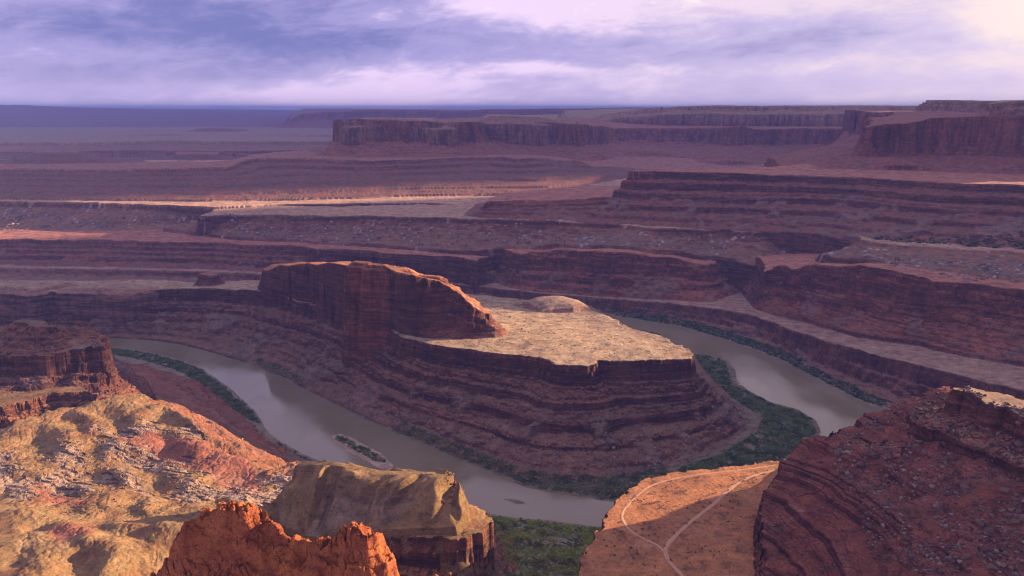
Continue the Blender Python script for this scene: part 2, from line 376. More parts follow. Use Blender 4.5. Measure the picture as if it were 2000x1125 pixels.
midL_toe = Z((-400, 512, 28), (0, 519, 30), (400, 527, 31), (700, 538, 32), (850, 548, 33), (940, 558, 34)) + U((1000, 2650, 36), (1050, 3500, 50), (600, 4200, 50), (-450, 4500, 50))
feat('layered_slope', midL, STEPPED, toe=midL_toe, amp=(40, 28, 9, 3, 1), terr=0.8, rock=DRED, soil=S_RED, und=3, style='flute')
# --- White-rimmed tongue with boulder slopes
tierC = [zp(388, 422, 186)] + Z((440, 418, 190), (600, 420, 196), (800, 423, 206), (900, 426, 211), (1000, 428, 217), (1100, 431, 222), (1200, 437, 220), (1300, 445, 215), (1400, 450, 208), (1480, 453, 205)) + U((1560, 2720, 205), (1640, 2640, 215)) + Z((1690, 466, 228), (1710, 471, 232), (1850, 482, 234), (2000, 492, 237), (2200, 505, 238)) + \
        [(2600, 2300, 238), (3600, 3200, 240), (2500, 4400, 240), (800, 4600, 225)] + U((930, 3600, 200), (900, 3420, 200), (840, 3400, 198), (600, 3420, 190), (430, 3420, 187))
tierC_toe = Z((320, 446, 118), (440, 462, 118), (600, 470, 120), (800, 482, 128), (900, 490, 130), (1000, 484, 138), (1100, 476, 165), (1200, 480, 172), (1300, 488, 165), (1400, 500, 145)) + U((1480, 2400, 130), (1560, 2480, 130)) + Z((1620, 500, 200), (1700, 506, 214), (1800, 522, 216), (1850, 530, 212), (2000, 548, 212), (2200, 570, 213)) + \
        [(2700, 2200, 215), (3800, 3200, 215), (2500, 4600, 210), (800, 4800, 150)] + U((950, 3750, 130), (840, 3560, 120), (600, 3560, 115), (330, 3540, 115))
feat('boulder_bench', tierC, [(0, 0), (0.05, 0.20), (0.2, 0.42), (0.5, 0.72), (0.75, 0.88), (1, 1)], toe=tierC_toe, amp=(34, 24, 9, 3, 1), terr=0.35, rock=DRED, soil=S_TAN, und=3, style='rubble')
plain_rim = Z((-500, 384, 192), (0, 392, 194), (120, 394, 195), (200, 396, 195), (330, 401, 195), (420, 404, 195), (480, 403, 195), (560, 404, 195), (700, 405, 195), (760, 402, 195), (830, 400, 195), (905, 402, 195)) + U((960, 3500, 195), (1300, 4200, 195), (1300, 6500, 200), (-600, 6500, 200))
plain_toe = Z((-500, 445, 105), (0, 450, 105), (200, 450, 108), (330, 447, 112), (420, 440, 118), (560, 430, 125), (700, 428, 125), (830, 424, 130), (905, 424, 140)) + U((980, 3400, 150), (1400, 4200, 150), (1400, 7000, 150), (-700, 7000, 150))
feat('sandy_plain', plain_rim, [(0, 0), (0.04, 0.25), (0.15, 0.36), (0.4, 0.62), (0.6, 0.84), (1, 1)], toe=plain_toe, amp=(14, 18, 9, 3, 1), terr=0.4, rock=DRED, soil=(0.46, 0.30, 0.19), und=3, style='rubble')
# --- big layered mesa on the right
m7 = Z((1235, 334, 378), (1290, 334, 378), (1400, 337, 374), (1550, 341, 368), (1640, 345, 366), (1700, 347, 368), (1780, 352, 371), (1860, 357, 374), (2000, 362, 377), (2200, 370, 380)) + [(2700, 2450, 380), (3600, 3600, 380), (2300, 5000, 380)] + U((1800, 4000, 378), (1600, 3400, 374), (1400, 3140, 368), (1262, 3080, 368))
m7_toe = Z((1120, 432, 222), (1180, 436, 222), (1300, 442, 217), (1400, 447, 212), (1500, 450, 210), (1600, 456, 218), (1700, 466, 230), (1850, 476, 235), (2000, 486, 238), (2200, 500, 240)) + [(2900, 2300, 240), (3900, 3600, 240), (2400, 5300, 230)] + U((1800, 4500, 215), (1560, 3900, 212), (1350, 3500, 212), (1130, 3330, 212))
feat('layered_mesa', m7, STEPPED, toe=m7_toe, amp=(44, 30, 10, 3, 1), terr=0.85, rock=DRED, soil=S_RED, und=3, style='talus')
m7a = Z((946, 395, 266), (1000, 391, 268), (1060, 391, 268), (1120, 389, 272), (1180, 384, 282), (1230, 380, 290)) + U((1300, 3000, 290), (1300, 3400, 280), (1150, 3450, 275), (990, 3250, 266))
m7a_toe = Z((905, 421, 212), (960, 427, 216), (1100, 431, 222), (1200, 436, 221), (1300, 442, 217)) + U((1400, 2900, 215), (1400, 3600, 210), (1150, 3700, 205), (930, 3400, 205))
feat('layered_mesa', m7a, STEPPED, toe=m7a_toe, amp=(14, 22, 9, 3, 1), terr=0.85, rock=DRED, soil=S_RED, und=2, style='talus')
k = yp(988, 388, 2960)
feat('layered_mesa', [(k[0] - 6, k[1], k[2]), (k[0] + 5, k[1], k[2]), (k[0] + 5, k[1] + 9, k[2]), (k[0] - 6, k[1] + 9, k[2])], [(0, 0), (4, 8), (4000, 900)], amp=(0, 0, 0, 1, 0.5), terr=0, rock=DRED, soil=DRED, und=0)
# --- tall red cliffs at the right edge
m8 = Y((1695, 252, 3330), (1705, 243, 3300), (1740, 241, 3290), (1765, 243, 3290), (1790, 240, 3270), (1812, 229, 3240), (1860, 228, 3200), (1930, 226, 3120), (2000, 224, 3000), (2200, 222, 2800)) + [(2700, 2900, 580), (3800, 3900, 590), (2300, 5600, 590)] + U((1760, 4300, 585), (1700, 3700, 560))
m8_toe = Y((1560, 343, 3020), (1640, 340, 3050), (1700, 343, 3000), (1780, 348, 2950), (1860, 352, 2880), (2000, 357, 2750), (2200, 364, 2600)) + [(2900, 2700, 378), (4100, 3900, 378), (2400, 5900, 378)] + U((1600, 4600, 375), (1500, 3900, 375))
feat('tall_cliff', m8, [(0, 0), (0.025, 0.40), (0.06, 0.60), (0.10, 0.68), (0.5, 0.84), (1, 1)], toe=m8_toe, amp=(30, 40, 18, 6, 1), terr=0.25, rock=(0.27, 0.085, 0.05), soil=(0.30, 0.125, 0.085), und=4, style='flute')
m8b = Y((1932, 208, 3300), (1945, 198, 3300), (1985, 195, 3260), (2050, 192, 3200), (2200, 188, 3100)) + [(3000, 3300, 650), (2500, 5000, 650)] + U((1960, 4200, 640))
feat('tall_cliff', m8b, [(0, 0), (6, 22), (20, 34), (28, 55), (50, 75), (4000, 800)], amp=(8, 14, 8, 3, 1), terr=0.6, rock=(0.33, 0.16, 0.11), soil=S_TAN, und=3)
# --- far mesa in the middle
m9 = Y((659, 236, 5120), (664, 232, 5060), (700, 232, 5000), (760, 234, 4960), (820, 236, 4960), (858, 238, 4980), (864, 240, 5150), (900, 238, 5200), (932, 238, 5180), (940, 241, 5420), (1000, 238, 5500), (1060, 238, 5450), (1110, 241, 5420), (1138, 243, 5440), (1150, 246, 5800), (1220, 250, 6200), (1300, 250, 6300)) + \
     Y((1400, 250, 6000), (1420, 248, 5650), (1445, 246, 5600), (1480, 252, 5800), (1600, 250, 5700), (1690, 252, 5600), (1760, 250, 5500), (1850, 250, 5400)) + U((2300, 5200, 535), (2400, 9000, 540), (1400, 9000, 540), (1000, 7500, 540), (720, 6000, 535))
m9_toe = Y((616, 308, 4900), (660, 306, 4800), (720, 309, 4720), (800, 308, 4720), (880, 306, 4740), (930, 306, 4850), (1000, 310, 5000), (1080, 318, 5050), (1150, 322, 5100), (1230, 318, 5400), (1330, 316, 5450), (1420, 314, 5150), (1500, 318, 5250), (1640, 316, 5100), (1760, 312, 4900)) + U((2400, 4800, 330), (2600, 9500, 330), (1400, 9600, 330), (900, 8000, 330), (600, 5800, 320))
feat('far_mesa', m9, [(0, 0), (0.03, 0.30), (0.07, 0.56), (0.10, 0.60), (0.4, 0.80), (0.62, 0.90), (0.64, 0.95), (1, 1)], toe=m9_toe, amp=(80, 40, 12, 3, 1), terr=0.3, rock=(0.30, 0.11, 0.065), soil=S_RED, und=5, style='flute')
for pts, hh in ((Y((708, 234, 5080), (735, 229, 5080), (800, 232, 5080), (850, 236, 5080)) + U((850, 5400, 540), (715, 5400, 540)), 10), (Y((945, 233, 5560), (955, 224, 5560), (1010, 225, 5560), (1040, 228, 5560), (1070, 229, 5560), (1085, 236, 5560)) + U((1090, 6000, 560), (950, 6000, 560)), 30)):
    feat('far_mesa', pts, [(0, 0), (20, 14), (60, 30), (140, 48), (4000, 900)], amp=(0, 20, 10, 4, 1), terr=0.5, rock=PINK, soil=S_TAN, und=3)
# step below the far mesa, and the long layered slope on the left
m12 = Z((-400, 322, 288), (0, 330, 284), (60, 329, 284), (200, 331, 284), (330, 329, 290), (440, 326, 296), (470, 316, 308), (505, 308, 322), (560, 309, 322), (620, 309, 322), (720, 313, 322), (800, 311, 322), (900, 306, 322), (985, 305, 322), (1015, 309, 320)) + U((1040, 4750, 320), (1110, 4800, 300), (1180, 4900, 255), (1280, 4950, 235), (1500, 4750, 235), (1900, 4600, 245), (2300, 6500, 250), (700, 6500, 325), (520, 5200, 320), (430, 4700, 296), (0, 4700, 284), (-400, 4800, 284))
m12_toe = Z((-500, 384, 205), (0, 386, 204), (200, 388, 204), (400, 390, 203), (560, 388, 203), (700, 384, 204), (800, 380, 204), (960, 378, 204), (1100, 376, 206)) + U((1300, 4200, 210), (1700, 4000, 220), (2400, 4200, 240), (2600, 7000, 200), (600, 7000, 200), (400, 5400, 200), (-600, 5400, 200))
feat('far_ledges', m12, STEPPED, toe=m12_toe, amp=(60, 16, 0, 0, 0), terr=0.6, rock=DRED, soil=(0.30, 0.15, 0.105), und=4, style='talus')
# --- plateau behind (two rims) and the blue mesas
m10 = Y((1105, 238, 7600), (1140, 232, 7600), (1190, 221, 7400), (1240, 214, 7200), (1290, 212, 7000), (1320, 207, 6900), (1400, 206, 6700), (1480, 207, 6500), (1560, 206, 6400), (1600, 207, 6300), (1625, 206, 6700), (1660, 206, 6600), (1690, 206, 6400), (1780, 207, 6200), (1790, 208, 6600), (1860, 207, 6500), (1930, 207, 6300), (2100, 206, 6000)) + U((2500, 6000, 625), (2600, 12000, 620), (1200, 12000, 600), (1110, 9000, 580))
feat('far_plateau', m10, [(0, 0), (25, 38), (70, 52), (140, 62), (4000, 500)], amp=(110, 50, 16, 4, 1), terr=0.5, rock=(0.40, 0.23, 0.16), soil=(0.36, 0.26, 0.15), und=6, style='flute')
k = yp(1293, 207.5, 6960)
feat('far_plateau', [(k[0] - 9, k[1], k[2]), (k[0] + 9, k[1], k[2]), (k[0] + 7, k[1] + 25, k[2]), (k[0] - 8, k[1] + 25, k[2])], [(0, 0), (8, 16), (14, 26), (4000, 900)], amp=(0, 0, 0, 3, 1), terr=0, rock=PINK, soil=PINK, und=0)
m11 = Y((566, 236, 15600), (578, 222, 15500), (590, 218, 15500), (650, 217, 15400), (720, 214, 15500), (800, 215, 15500), (900, 216, 15500), (960, 213, 15500), (1100, 212, 15300), (1250, 210, 15200), (1900, 208, 15000), (2300, 206, 15000)) + U((2500, 24000, 640), (600, 24000, 600))
feat('blue_mesa', m11, [(0, 0), (120, 150), (700, 270), (2200, 400), (9000, 600)], amp=(120, 40, 20, 0, 0), terr=0.3, rock=RED, soil=S_RED, und=8)
m11b = Y((388, 251, 12000), (430, 249, 11900), (455, 252, 12000)) + U((480, 12800, 290), (400, 12800, 290))
feat('blue_butte', m11b, [(0, 0), (60, 30), (400, 80), (2500, 170), (9000, 500)], amp=(100, 60, 20, 0, 0), terr=0.3, rock=RED, soil=S_RED, und=8)
m11c = Y((252, 254, 13500), (268, 253, 13500), (300, 254, 13500)) + U((300, 14000, 230), (250, 14000, 230))
feat('blue_knoll', m11c, [(0, 0), (40, 50), (300, 90), (2000, 160), (9000, 500)], amp=(30, 40, 20, 0, 0), terr=0.3, rock=RED, soil=S_RED, und=8)
m11d = Y((304, 254, 13500), (330, 254, 13500)) + U((332, 14000, 230), (304, 14000, 230))
feat('blue_bluff', m11d, [(0, 0), (40, 50), (300, 90), (9000, 500)], amp=(30, 40, 20, 0, 0), terr=0.3, rock=RED, soil=S_RED, und=8)
for (u0, u1, v, y, w) in ((72, 152, 298, 5900, 420), (345, 425, 301, 6600, 380)):
    feat('far_butte' if u0 < 200 else 'far_hill', Y((u0, v, y), ((u0 + u1) / 2, v - 1, y - 30), (u1, v, y)) + U((u1, y + 350, yp(u0, v, y)[2]), (u0, y + 350, yp(u0, v, y)[2])), [(0, 0), (20, 18), (70, 34), (140, 44), (160, 58), (330, 84), (9000, 500)], amp=(30, 30, 14, 4, 0), terr=0.8, rock=DRED, soil=S_RED, und=4)
# far country and the horizon ridge on the left
feat('far_country', U((-1600, 6800, 150), (600, 6800, 150), (2200, 9000, 150), (3400, 60000, 150), (-2600, 60000, 150)), [(0, 0), (300, 8), (6000, 60)], tops=U((0, 16000, 160), (500, 16000, 160)), amp=(60, 0, 0, 0, 0), terr=0.2, rock=RED, soil=S_TAN, und=14)
for y, v0, v1 in ((8300, 277, 274), (10200, 266, 262), (12500, 257, 254)):
    feat('far_country', Y((-900, v0, y), (0, v0, y * 1.02), (150, v0 + 1, y), (320, v1, y * 1.03), (480, v1 + 2, y), (640, v1 + 1, y * 1.02), (800, v1, y)) + U((900, y * 1.25, 170), (-1000, y * 1.25, 170)), [(0, 0), (40, 30), (400, 50), (2500, 60)], amp=(160, 60, 20, 0, 0), terr=0.6, rock=RED, soil=S_TAN, und=6)
ridge = Y((-900, 206, 26000), (-300, 207, 26000), (-60, 209, 26000), (10, 206, 26000), (30, 206, 26000), (70, 211, 26000), (150, 214, 26000), (300, 218, 26000), (400, 220, 26000), (570, 225, 26000), (700, 228, 26000), (1500, 230, 26000)) + U((1600, 36000, 300), (-900, 36000, 650))
feat('horizon_ridge', ridge, [(0, 0), (1500, 80), (6000, 330), (9000, 640)], amp=(300, 100, 0, 0, 0), terr=0, rock=RED, soil=S_RED, und=10)

feat('horizon_ridge', Y((-10, 205, 26500), (20, 204.7, 26500), (45, 205, 26500), (80, 208, 26500)) + U((80, 27500, 690), (-10, 27500, 690)), [(0, 0), (700, 40), (3000, 130), (9000, 640)], amp=(150, 100, 0, 0, 0), terr=0, rock=RED, soil=S_RED, und=2)
# --- left bank: red cliff, ledge, and the eroded foreground
g3 = [(-1900, 1330, 205), (-1250, 1260, 200)] + Z((0, 692, 196), (60, 693, 196), (110, 690, 196), (150, 686, 195), (192, 681, 196), (203, 672, 203), (196, 664, 206), (176, 659, 206), (163, 664, 203), (130, 650, 210), (104, 636, 217), (82, 621, 226), (40, 621, 226), (0, 636, 222)) + [(-1060, 1440, 218), (-1500, 1470, 212), (-1900, 1500, 205)]
g3_toe = [(-2000, 1230, 150), (-1250, 1130, 150)] + Z((0, 795, 142), (60, 782, 142), (130, 770, 138), (200, 776, 125), (255, 790, 100), (300, 770, 60), (260, 720, 30), (216, 690, 8), (190, 668, 4)) + [(-1020, 1640, 4), (-1300, 1700, 4), (-2000, 1760, 4)]
feat('red_cliff', g3, [(0, 0), (0.06, 0.24), (0.16, 0.32), (0.2, 0.5), (0.36, 0.58), (0.4, 0.72), (0.6, 0.8), (1, 1)], toe=g3_toe, amp=(0, 10, 7, 3, 0.8), terr=0.7, rock=DRED, soil=(0.20, 0.12, 0.085), und=3, tops=Z((60, 655, 207), (0, 665, 204)))
feat('red_cliff', Z((34, 628, 228), (60, 622, 233), (84, 624, 233), (100, 640, 224), (60, 640, 224)), [(0, 0), (3, 4), (14, 8), (17, 12), (45, 22), (80, 30), (4000, 600)], amp=(0, 5, 7, 4, 1.0), terr=0.7, rock=DRED, soil=(0.20, 0.12, 0.085), und=1)
feat('ledge', [(-1400, 1180, 165)] + Z((0, 795, 162), (60, 778, 162), (110, 766, 162), (160, 762, 163), (188, 768, 162), (192, 775, 158), (150, 756, 160), (100, 757, 161), (40, 768, 162)) + [(-1300, 1320, 165)], [(0, 0), (6, 10), (20, 17), (24, 24), (60, 36), (4000, 900)], amp=(0, 5, 5, 4, 1.0), terr=0.4, rock=(0.30, 0.10, 0.05), soil=S_YEL, und=2)
g_rim = [(-1500, 1150, 165)] + Z((0, 835, 150), (90, 806, 152), (170, 786, 153), (240, 773, 152), (288, 769, 151), (305, 786, 148), (340, 812, 141), (372, 832, 137), (394, 850, 133), (396, 864, 130), (440, 895, 120), (520, 912, 115), (560, 930, 118), (640, 960, 120)) + \
        [(-130, 800, 120), (-70, 760, 110), (-60, 640, 100), (-130, 540, 150), (-200, 380, 220), (-700, 200, 330), (-1500, 500, 260)]
g_tops = Z((120, 870, 142), (250, 860, 140), (180, 930, 128), (300, 900, 124), (330, 950, 122), (450, 950, 118), (500, 1000, 128), (60, 900, 140), (0, 880, 146), (0, 960, 146), (120, 990, 142), (240, 1000, 138), (350, 1000, 132), (110, 1062, 168), (220, 1056, 165), (340, 1036, 158), (0, 1060, 165), (0, 1120, 158), (150, 1120, 148), (300, 1120, 140), (30, 1000, 158))
g_toe = [(-1700, 1300, 130)] + Z((200, 782, 112), (300, 775, 95), (340, 790, 62), (400, 812, 42), (440, 830, 22), (480, 850, 12), (540, 875, 6), (600, 900, 5), (680, 935, 5)) + [(-100, 1000, 5), (-20, 860, 20), (0, 600, 60), (-80, 480, 120), (-150, 330, 200), (-700, 100, 300), (-1700, 400, 240)]
feat('eroded_slope', g_rim, [(0, 0), (0.06, 0.12), (0.3, 0.34), (0.34, 0.42), (0.6, 0.66), (0.63, 0.74), (1, 1)], toe=g_toe, tops=g_tops, amp=(0, 20, 12, 6, 1.5), terr=0.8, rock=(0.25, 0.078, 0.045), soil=S_YEL, und=6, style='badland')
# red slope between the crest and the river
feat('red_slope', [(-1500, 1300, 30)] + Z((160, 700, 14), (200, 700, 16), (250, 716, 24), (330, 748, 26), (400, 790, 22), (450, 830, 16), (500, 862, 10), (560, 890, 8)) + [(-330, 1100, 14), (-500, 1050, 50), (-700, 1150, 50)], [(-300, -60), (-120, -26), (0, 0), (50, 16), (100, 28), (4000, 400)], amp=(0, 10, 8, 3, 0.8), terr=0.6, rock=RED, soil=(0.30, 0.115, 0.075), und=2)
# --- yellow domes
g2 = Z((548, 916, 172), (580, 908, 182), (620, 906, 190), (660, 909, 192), (700, 917, 193), (740, 927, 188), (775, 926, 190), (830, 926, 190), (882, 930, 186), (896, 944, 182), (892, 962, 176), (915, 975, 168), (945, 990, 160), (962, 1010, 155)) + \
     Z((935, 1025, 156), (890, 1040, 155), (850, 1034, 156), (800, 1032, 156), (745, 1036, 153), (690, 1046, 148), (600, 1046, 142), (530, 1005, 138))
g2_toe = Z((505, 925, 118), (560, 904, 112), (640, 905, 80), (740, 930, 40), (830, 950, 12), (905, 985, 6), (960, 1010, 5), (990, 1030, 5), (1012, 1075, 4), (1010, 1125, 4), (990, 1180, 4)) + [(-30, 700, 60), (-80, 640, 80), (-150, 650, 95)] + Z((620, 1125, 105), (520, 1060, 118))
g2 = [(p[0], p[1], min(p[2] - 7, 146) if 600 < p[1] and p[0] < -85 else p[2] - 7) for p in g2]      # the bench the dome stands on
feat('yellow_dome', g2, [(0, 0), (0.02, 0.10), (0.10, 0.17), (0.13, 0.36), (0.28, 0.45), (0.32, 0.64), (0.6, 0.82), (1, 1)], toe=g2_toe, amp=(0, 6, 7, 5, 1.8), terr=0.6, rock=(0.31, 0.105, 0.05), soil=S_YEL, und=2, style='rock', tops=[zp(640, 960, 160)[:2] + (134,), zp(720, 965, 160)[:2] + (138,), zp(800, 965, 164)[:2] + (146,), zp(860, 975, 172)[:2] + (158,)])
crest = Z((562, 914, 172), (600, 906, 186), (630, 906, 190), (660, 909, 191), (700, 917, 191), (740, 927, 187), (790, 925, 189), (840, 925, 189), (880, 932, 186))
crest = crest + [(p[0] + 2, p[1] + 9, p[2] - 1) for p in crest[::-1]]
dome_toe = Z((528, 1005, 137), (560, 1030, 139), (600, 1048, 141), (690, 1048, 147), (745, 1036, 152), (800, 1033, 155), (850, 1035, 155), (890, 1032, 157), (910, 1000, 166), (905, 960, 176), (898, 938, 183))
dome_toe = dome_toe + [(-88, 890, 150), (-160, 900, 145), (-250, 900, 140), (-290, 870, 138), (-290, 800, 130)]
feat('yellow_dome', crest, [(0, 0), (0.12, 0.05), (0.3, 0.20), (0.55, 0.47), (0.8, 0.78), (1, 1)], toe=dome_toe, amp=(0, 2, 3, 1, 0.3), terr=0, rock=S_YEL, soil=S_YEL, und=1.0, style='dome')
# --- red knob right below the viewpoint
g1 = [yp(380, 996, 352), yp(410, 983, 350), yp(440, 978, 348), yp(468, 977, 346), yp(500, 986, 344), yp(528, 1008, 340), yp(552, 1040, 336), yp(585, 1048, 333), yp(620, 1050, 330), yp(655, 1036, 326), yp(685, 1024, 324), yp(706, 1027, 322), yp(716, 1042, 319)]
g1 = [(p[0], p[1], p[2] - 10.5) for p in g1]
g1 = g1 + [(p[0] + 2, p[1] + 9, p[2] - 2) for p in g1[::-1]]
g1_toe = [(-300, 420, 262), (-262, 300, 262), (-200, 235, 262), (-60, 200, 262), (30, 235, 262), (45, 330, 262), (-30, 430, 250), (-200, 480, 250)]
feat('red_knob', g1, [(0, 0), (0.02, 0.035), (0.06, 0.07), (0.08, 0.12), (0.2, 0.25), (0.24, 0.32), (0.5, 0.56), (1, 1)], toe=g1_toe, amp=(0, 3, 8, 5.0, 1.8), terr=0.3, rock=ORG, soil=(0.44, 0.17, 0.06), und=1.5, style='pillow')
# --- flat mesa with the dirt road
g4 = Z((1128, 1140, 150), (1140, 1088, 150), (1158, 1062, 150), (1172, 1035, 150), (1185, 1010, 150), (1205, 986, 150), (1222, 962, 150), (1240, 946, 150), (1262, 934, 150), (1310, 926, 150), (1360, 919, 150), (1400, 916, 150), (1450, 909, 150), (1512, 902, 150), (1620, 888, 150), (1800, 872, 150)) + [(900, 950, 150), (1400, 800, 160), (1500, 300, 220), (300, 250, 200), (100, 420, 160)]
feat('road_mesa', g4, [(0, 0), (3, 34), (6, 52), (10, 60), (18, 90), (26, 118), (34, 136), (60, 160), (4000, 400)], amp=(0, 5, 5, 3, 0.9), terr=0.5, rock=(0.28, 0.10, 0.06), soil=S_ORG, und=1.8, style='mesa')
# --- dark ledgy hill on the right
g5 = Z((1500, 1160, 152), (1488, 1090, 158), (1486, 1040, 168), (1488, 1000, 180), (1500, 960, 195), (1528, 900, 216), (1556, 862, 229), (1572, 856, 231), (1625, 852, 236), (1650, 825, 246), (1700, 803, 258), (1760, 786, 268), (1800, 772, 274), (1830, 757, 280), (1850, 750, 284), (1880, 762, 283), (2000, 800, 285), (2200, 850, 290)) + [(900, 700, 290), (1100, 450, 300), (700, 250, 300), (260, 380, 230)]
g5_tops = Z((1530, 1000, 190), (1600, 960, 205), (1600, 1050, 186), (1550, 1110, 165), (1700, 950, 216), (1700, 1060, 196), (1800, 900, 245), (1800, 1000, 221), (1820, 1100, 206), (1900, 950, 244), (1960, 870, 266), (1960, 1050, 222), (2000, 1120, 214), (1900, 840, 268), (1700, 860, 246))
g5_toe = Z((1470, 1180, 150), (1462, 1110, 150), (1466, 1060, 150), (1470, 1030, 150), (1478, 1000, 150), (1502, 930, 150), (1525, 905, 150), (1560, 893, 150), (1640, 880, 150), (1800, 862, 150)) + [(880, 880, 150), (1100, 800, 150), (1300, 430, 200), (700, 150, 200), (230, 350, 160)]
feat('ledgy_hill', g5, [(0, 0), (0.08, 0.22), (0.22, 0.30), (0.30, 0.52), (0.46, 0.60), (0.54, 0.80), (0.8, 0.9), (1, 1)], toe=g5_toe, tops=g5_tops, amp=(0, 7, 6, 4, 1.2), terr=0.8, rock=(0.15, 0.040, 0.024), soil=(0.21, 0.068, 0.042), und=4, style='ledgy')
feat('ledgy_hill', Z((1857, 757, 302), (1874, 760, 302), (1900, 768, 301), (1930, 790, 299), (1965, 795, 298), (2000, 815, 297), (2150, 860, 296), (2150, 830, 298), (2000, 785, 299), (1940, 764, 301), (1890, 757, 302)), [(0, 0), (4, 20), (10, 26), (40, 34), (4000, 1200)], amp=(0, 3, 4, 3, 1.0), terr=0.5, rock=(0.24, 0.085, 0.05), soil=S_TAN, und=1)
# --- mesa added outside the picture on the right, its rim shaped to shade the canyon
feat('shade_mesa', [(2350, 1000, 640), (2380, 1350, 670), (2400, 1570, 662), (2400, 1640, 590), (2420, 1720, 562), (2420, 2300, 556), (2520, 2750, 566), (2650, 3300, 650), (5000, 3700, 660), (5000, 600, 600), (2400, 600, 620)], [(0, 0), (30, 150), (250, 300), (4000, 6000)], amp=(10, 10, 8, 2, 0), terr=0.2, und=4)

# patches of whitish slickrock ledges and of red soil on the eroded slope
def zone(*l): return sdf_grid([zp(u, v, z) for u, v, z in l], 60)
WHITE = [zone((-20, 880, 146), (14, 885, 146), (40, 915, 142), (60, 955, 138), (48, 985, 138), (20, 975, 140), (-20, 960, 142)),
         zone((72, 942, 136), (95, 925, 136), (140, 925, 132), (178, 955, 130), (178, 972, 130), (120, 968, 132)),
         zone((92, 885, 138), (130, 880, 136), (165, 893, 132), (150, 912, 132), (110, 905, 136)),
         zone((195, 872, 132), (235, 876, 130), (285, 890, 126), (345, 905, 122), (394, 925, 119), (392, 940, 119), (340, 935, 120), (270, 915, 124), (215, 893, 130)),
         zone((150, 925, 131), (200, 922, 128), (255, 935, 124), (300, 965, 122), (285, 975, 122), (240, 957, 124), (190, 945, 128)),
         zone((340, 972, 121), (375, 945, 119), (440, 950, 118), (520, 965, 122), (525, 978, 124), (450, 975, 120), (370, 985, 122)),
         zone((512, 920, 128), (545, 902, 128), (572, 918, 140), (560, 960, 140), (540, 985, 136), (518, 965, 126), (520, 940, 122)),
         zone((195, 848, 134), (245, 842, 134), (285, 845, 131), (270, 858, 131), (215, 862, 133)), zone((285, 838, 134), (340, 840, 132), (392, 840, 130), (394, 856, 130), (330, 848, 131))]
REDS = [zone((210, 862, 132), (300, 848, 131), (400, 866, 128), (500, 905, 120), (520, 960, 122), (470, 985, 122), (400, 930, 119), (330, 905, 122)),
        zone((60, 940, 138), (120, 965, 132), (180, 985, 130), (160, 1000, 132), (80, 990, 138)),
        zone((80, 1040, 155), (130, 1030, 150), (200, 1030, 146), (180, 1052, 155), (110, 1058, 162))]

for f in FEATS:
    if f['obj'] in ('canyon_wall', 'layered_slope', 'boulder_bench', 'layered_mesa', 'far_ledges', 'sandy_plain', 'river_cliff'):
        f['rock'] = tuple(c * 0.78 for c in f['rock']); f['soil'] = tuple(c * k for c, k in zip(f['soil'], (1.38, 1.25, 1.2)))

for f in FEATS:
    f['rock'] = (f['rock'][0], f['rock'][1] * 0.95, f['rock'][2] * 0.82); f['soil'] = (f['soil'][0], f['soil'][1] * 0.98, f['soil'][2] * 0.90)

# ------------------------------------------------------------------ heights
_r = np.random.default_rng(11)
_zi = [-60.0]; _zo = [-60.0]
while _zi[-1] < 2600:                                # alternating soft slopes and hard ledges
    t = float(_r.choice([4, 6, 9, 13, 18], p=[.25, .3, .2, .15, .1])) * float(_r.uniform(.8, 1.2))
    a = _zi[-1]
    q = _r.uniform(.6, .75)
    _zi += [a + t * q, a + t]; _zo += [a + t * _r.uniform(.2, .35), a + t]
def terrace(z, k=1.0):
    return np.interp(z * k, _zi, _zo) / k
for f in FEATS:
    f['sd'] = sdf_grid(f['rim'], 900 if f['toe'] is None else 500)
    f['zt'] = idw_grid(f['tops'], 25.0 if f['style'] == 'pillow' else 400.0)
    if f['toe'] is not None:
        f['td'] = sdf_grid(f['toe'], 300)
        f['tz'] = idw_grid(f['toe'])
    if f['prof'][-1][0] == 4000 and f['prof'][-1][1] >= 100:      # small forms stand on others and fall off steeply below their foot
        f['prof'] = f['prof'][:-1] + [(4000, 40000)]
    f['side'] = {'badland': 0.9, 'flat': 0.0, 'dome': 0.0}.get(f['style'], 1.0)
    f['pd'] = np.array([p[0] for p in f['prof']], np.float64); f['pz'] = np.array([p[1] for p in f['prof']], np.float64)
print("fields", round(time.time() - T0, 1))

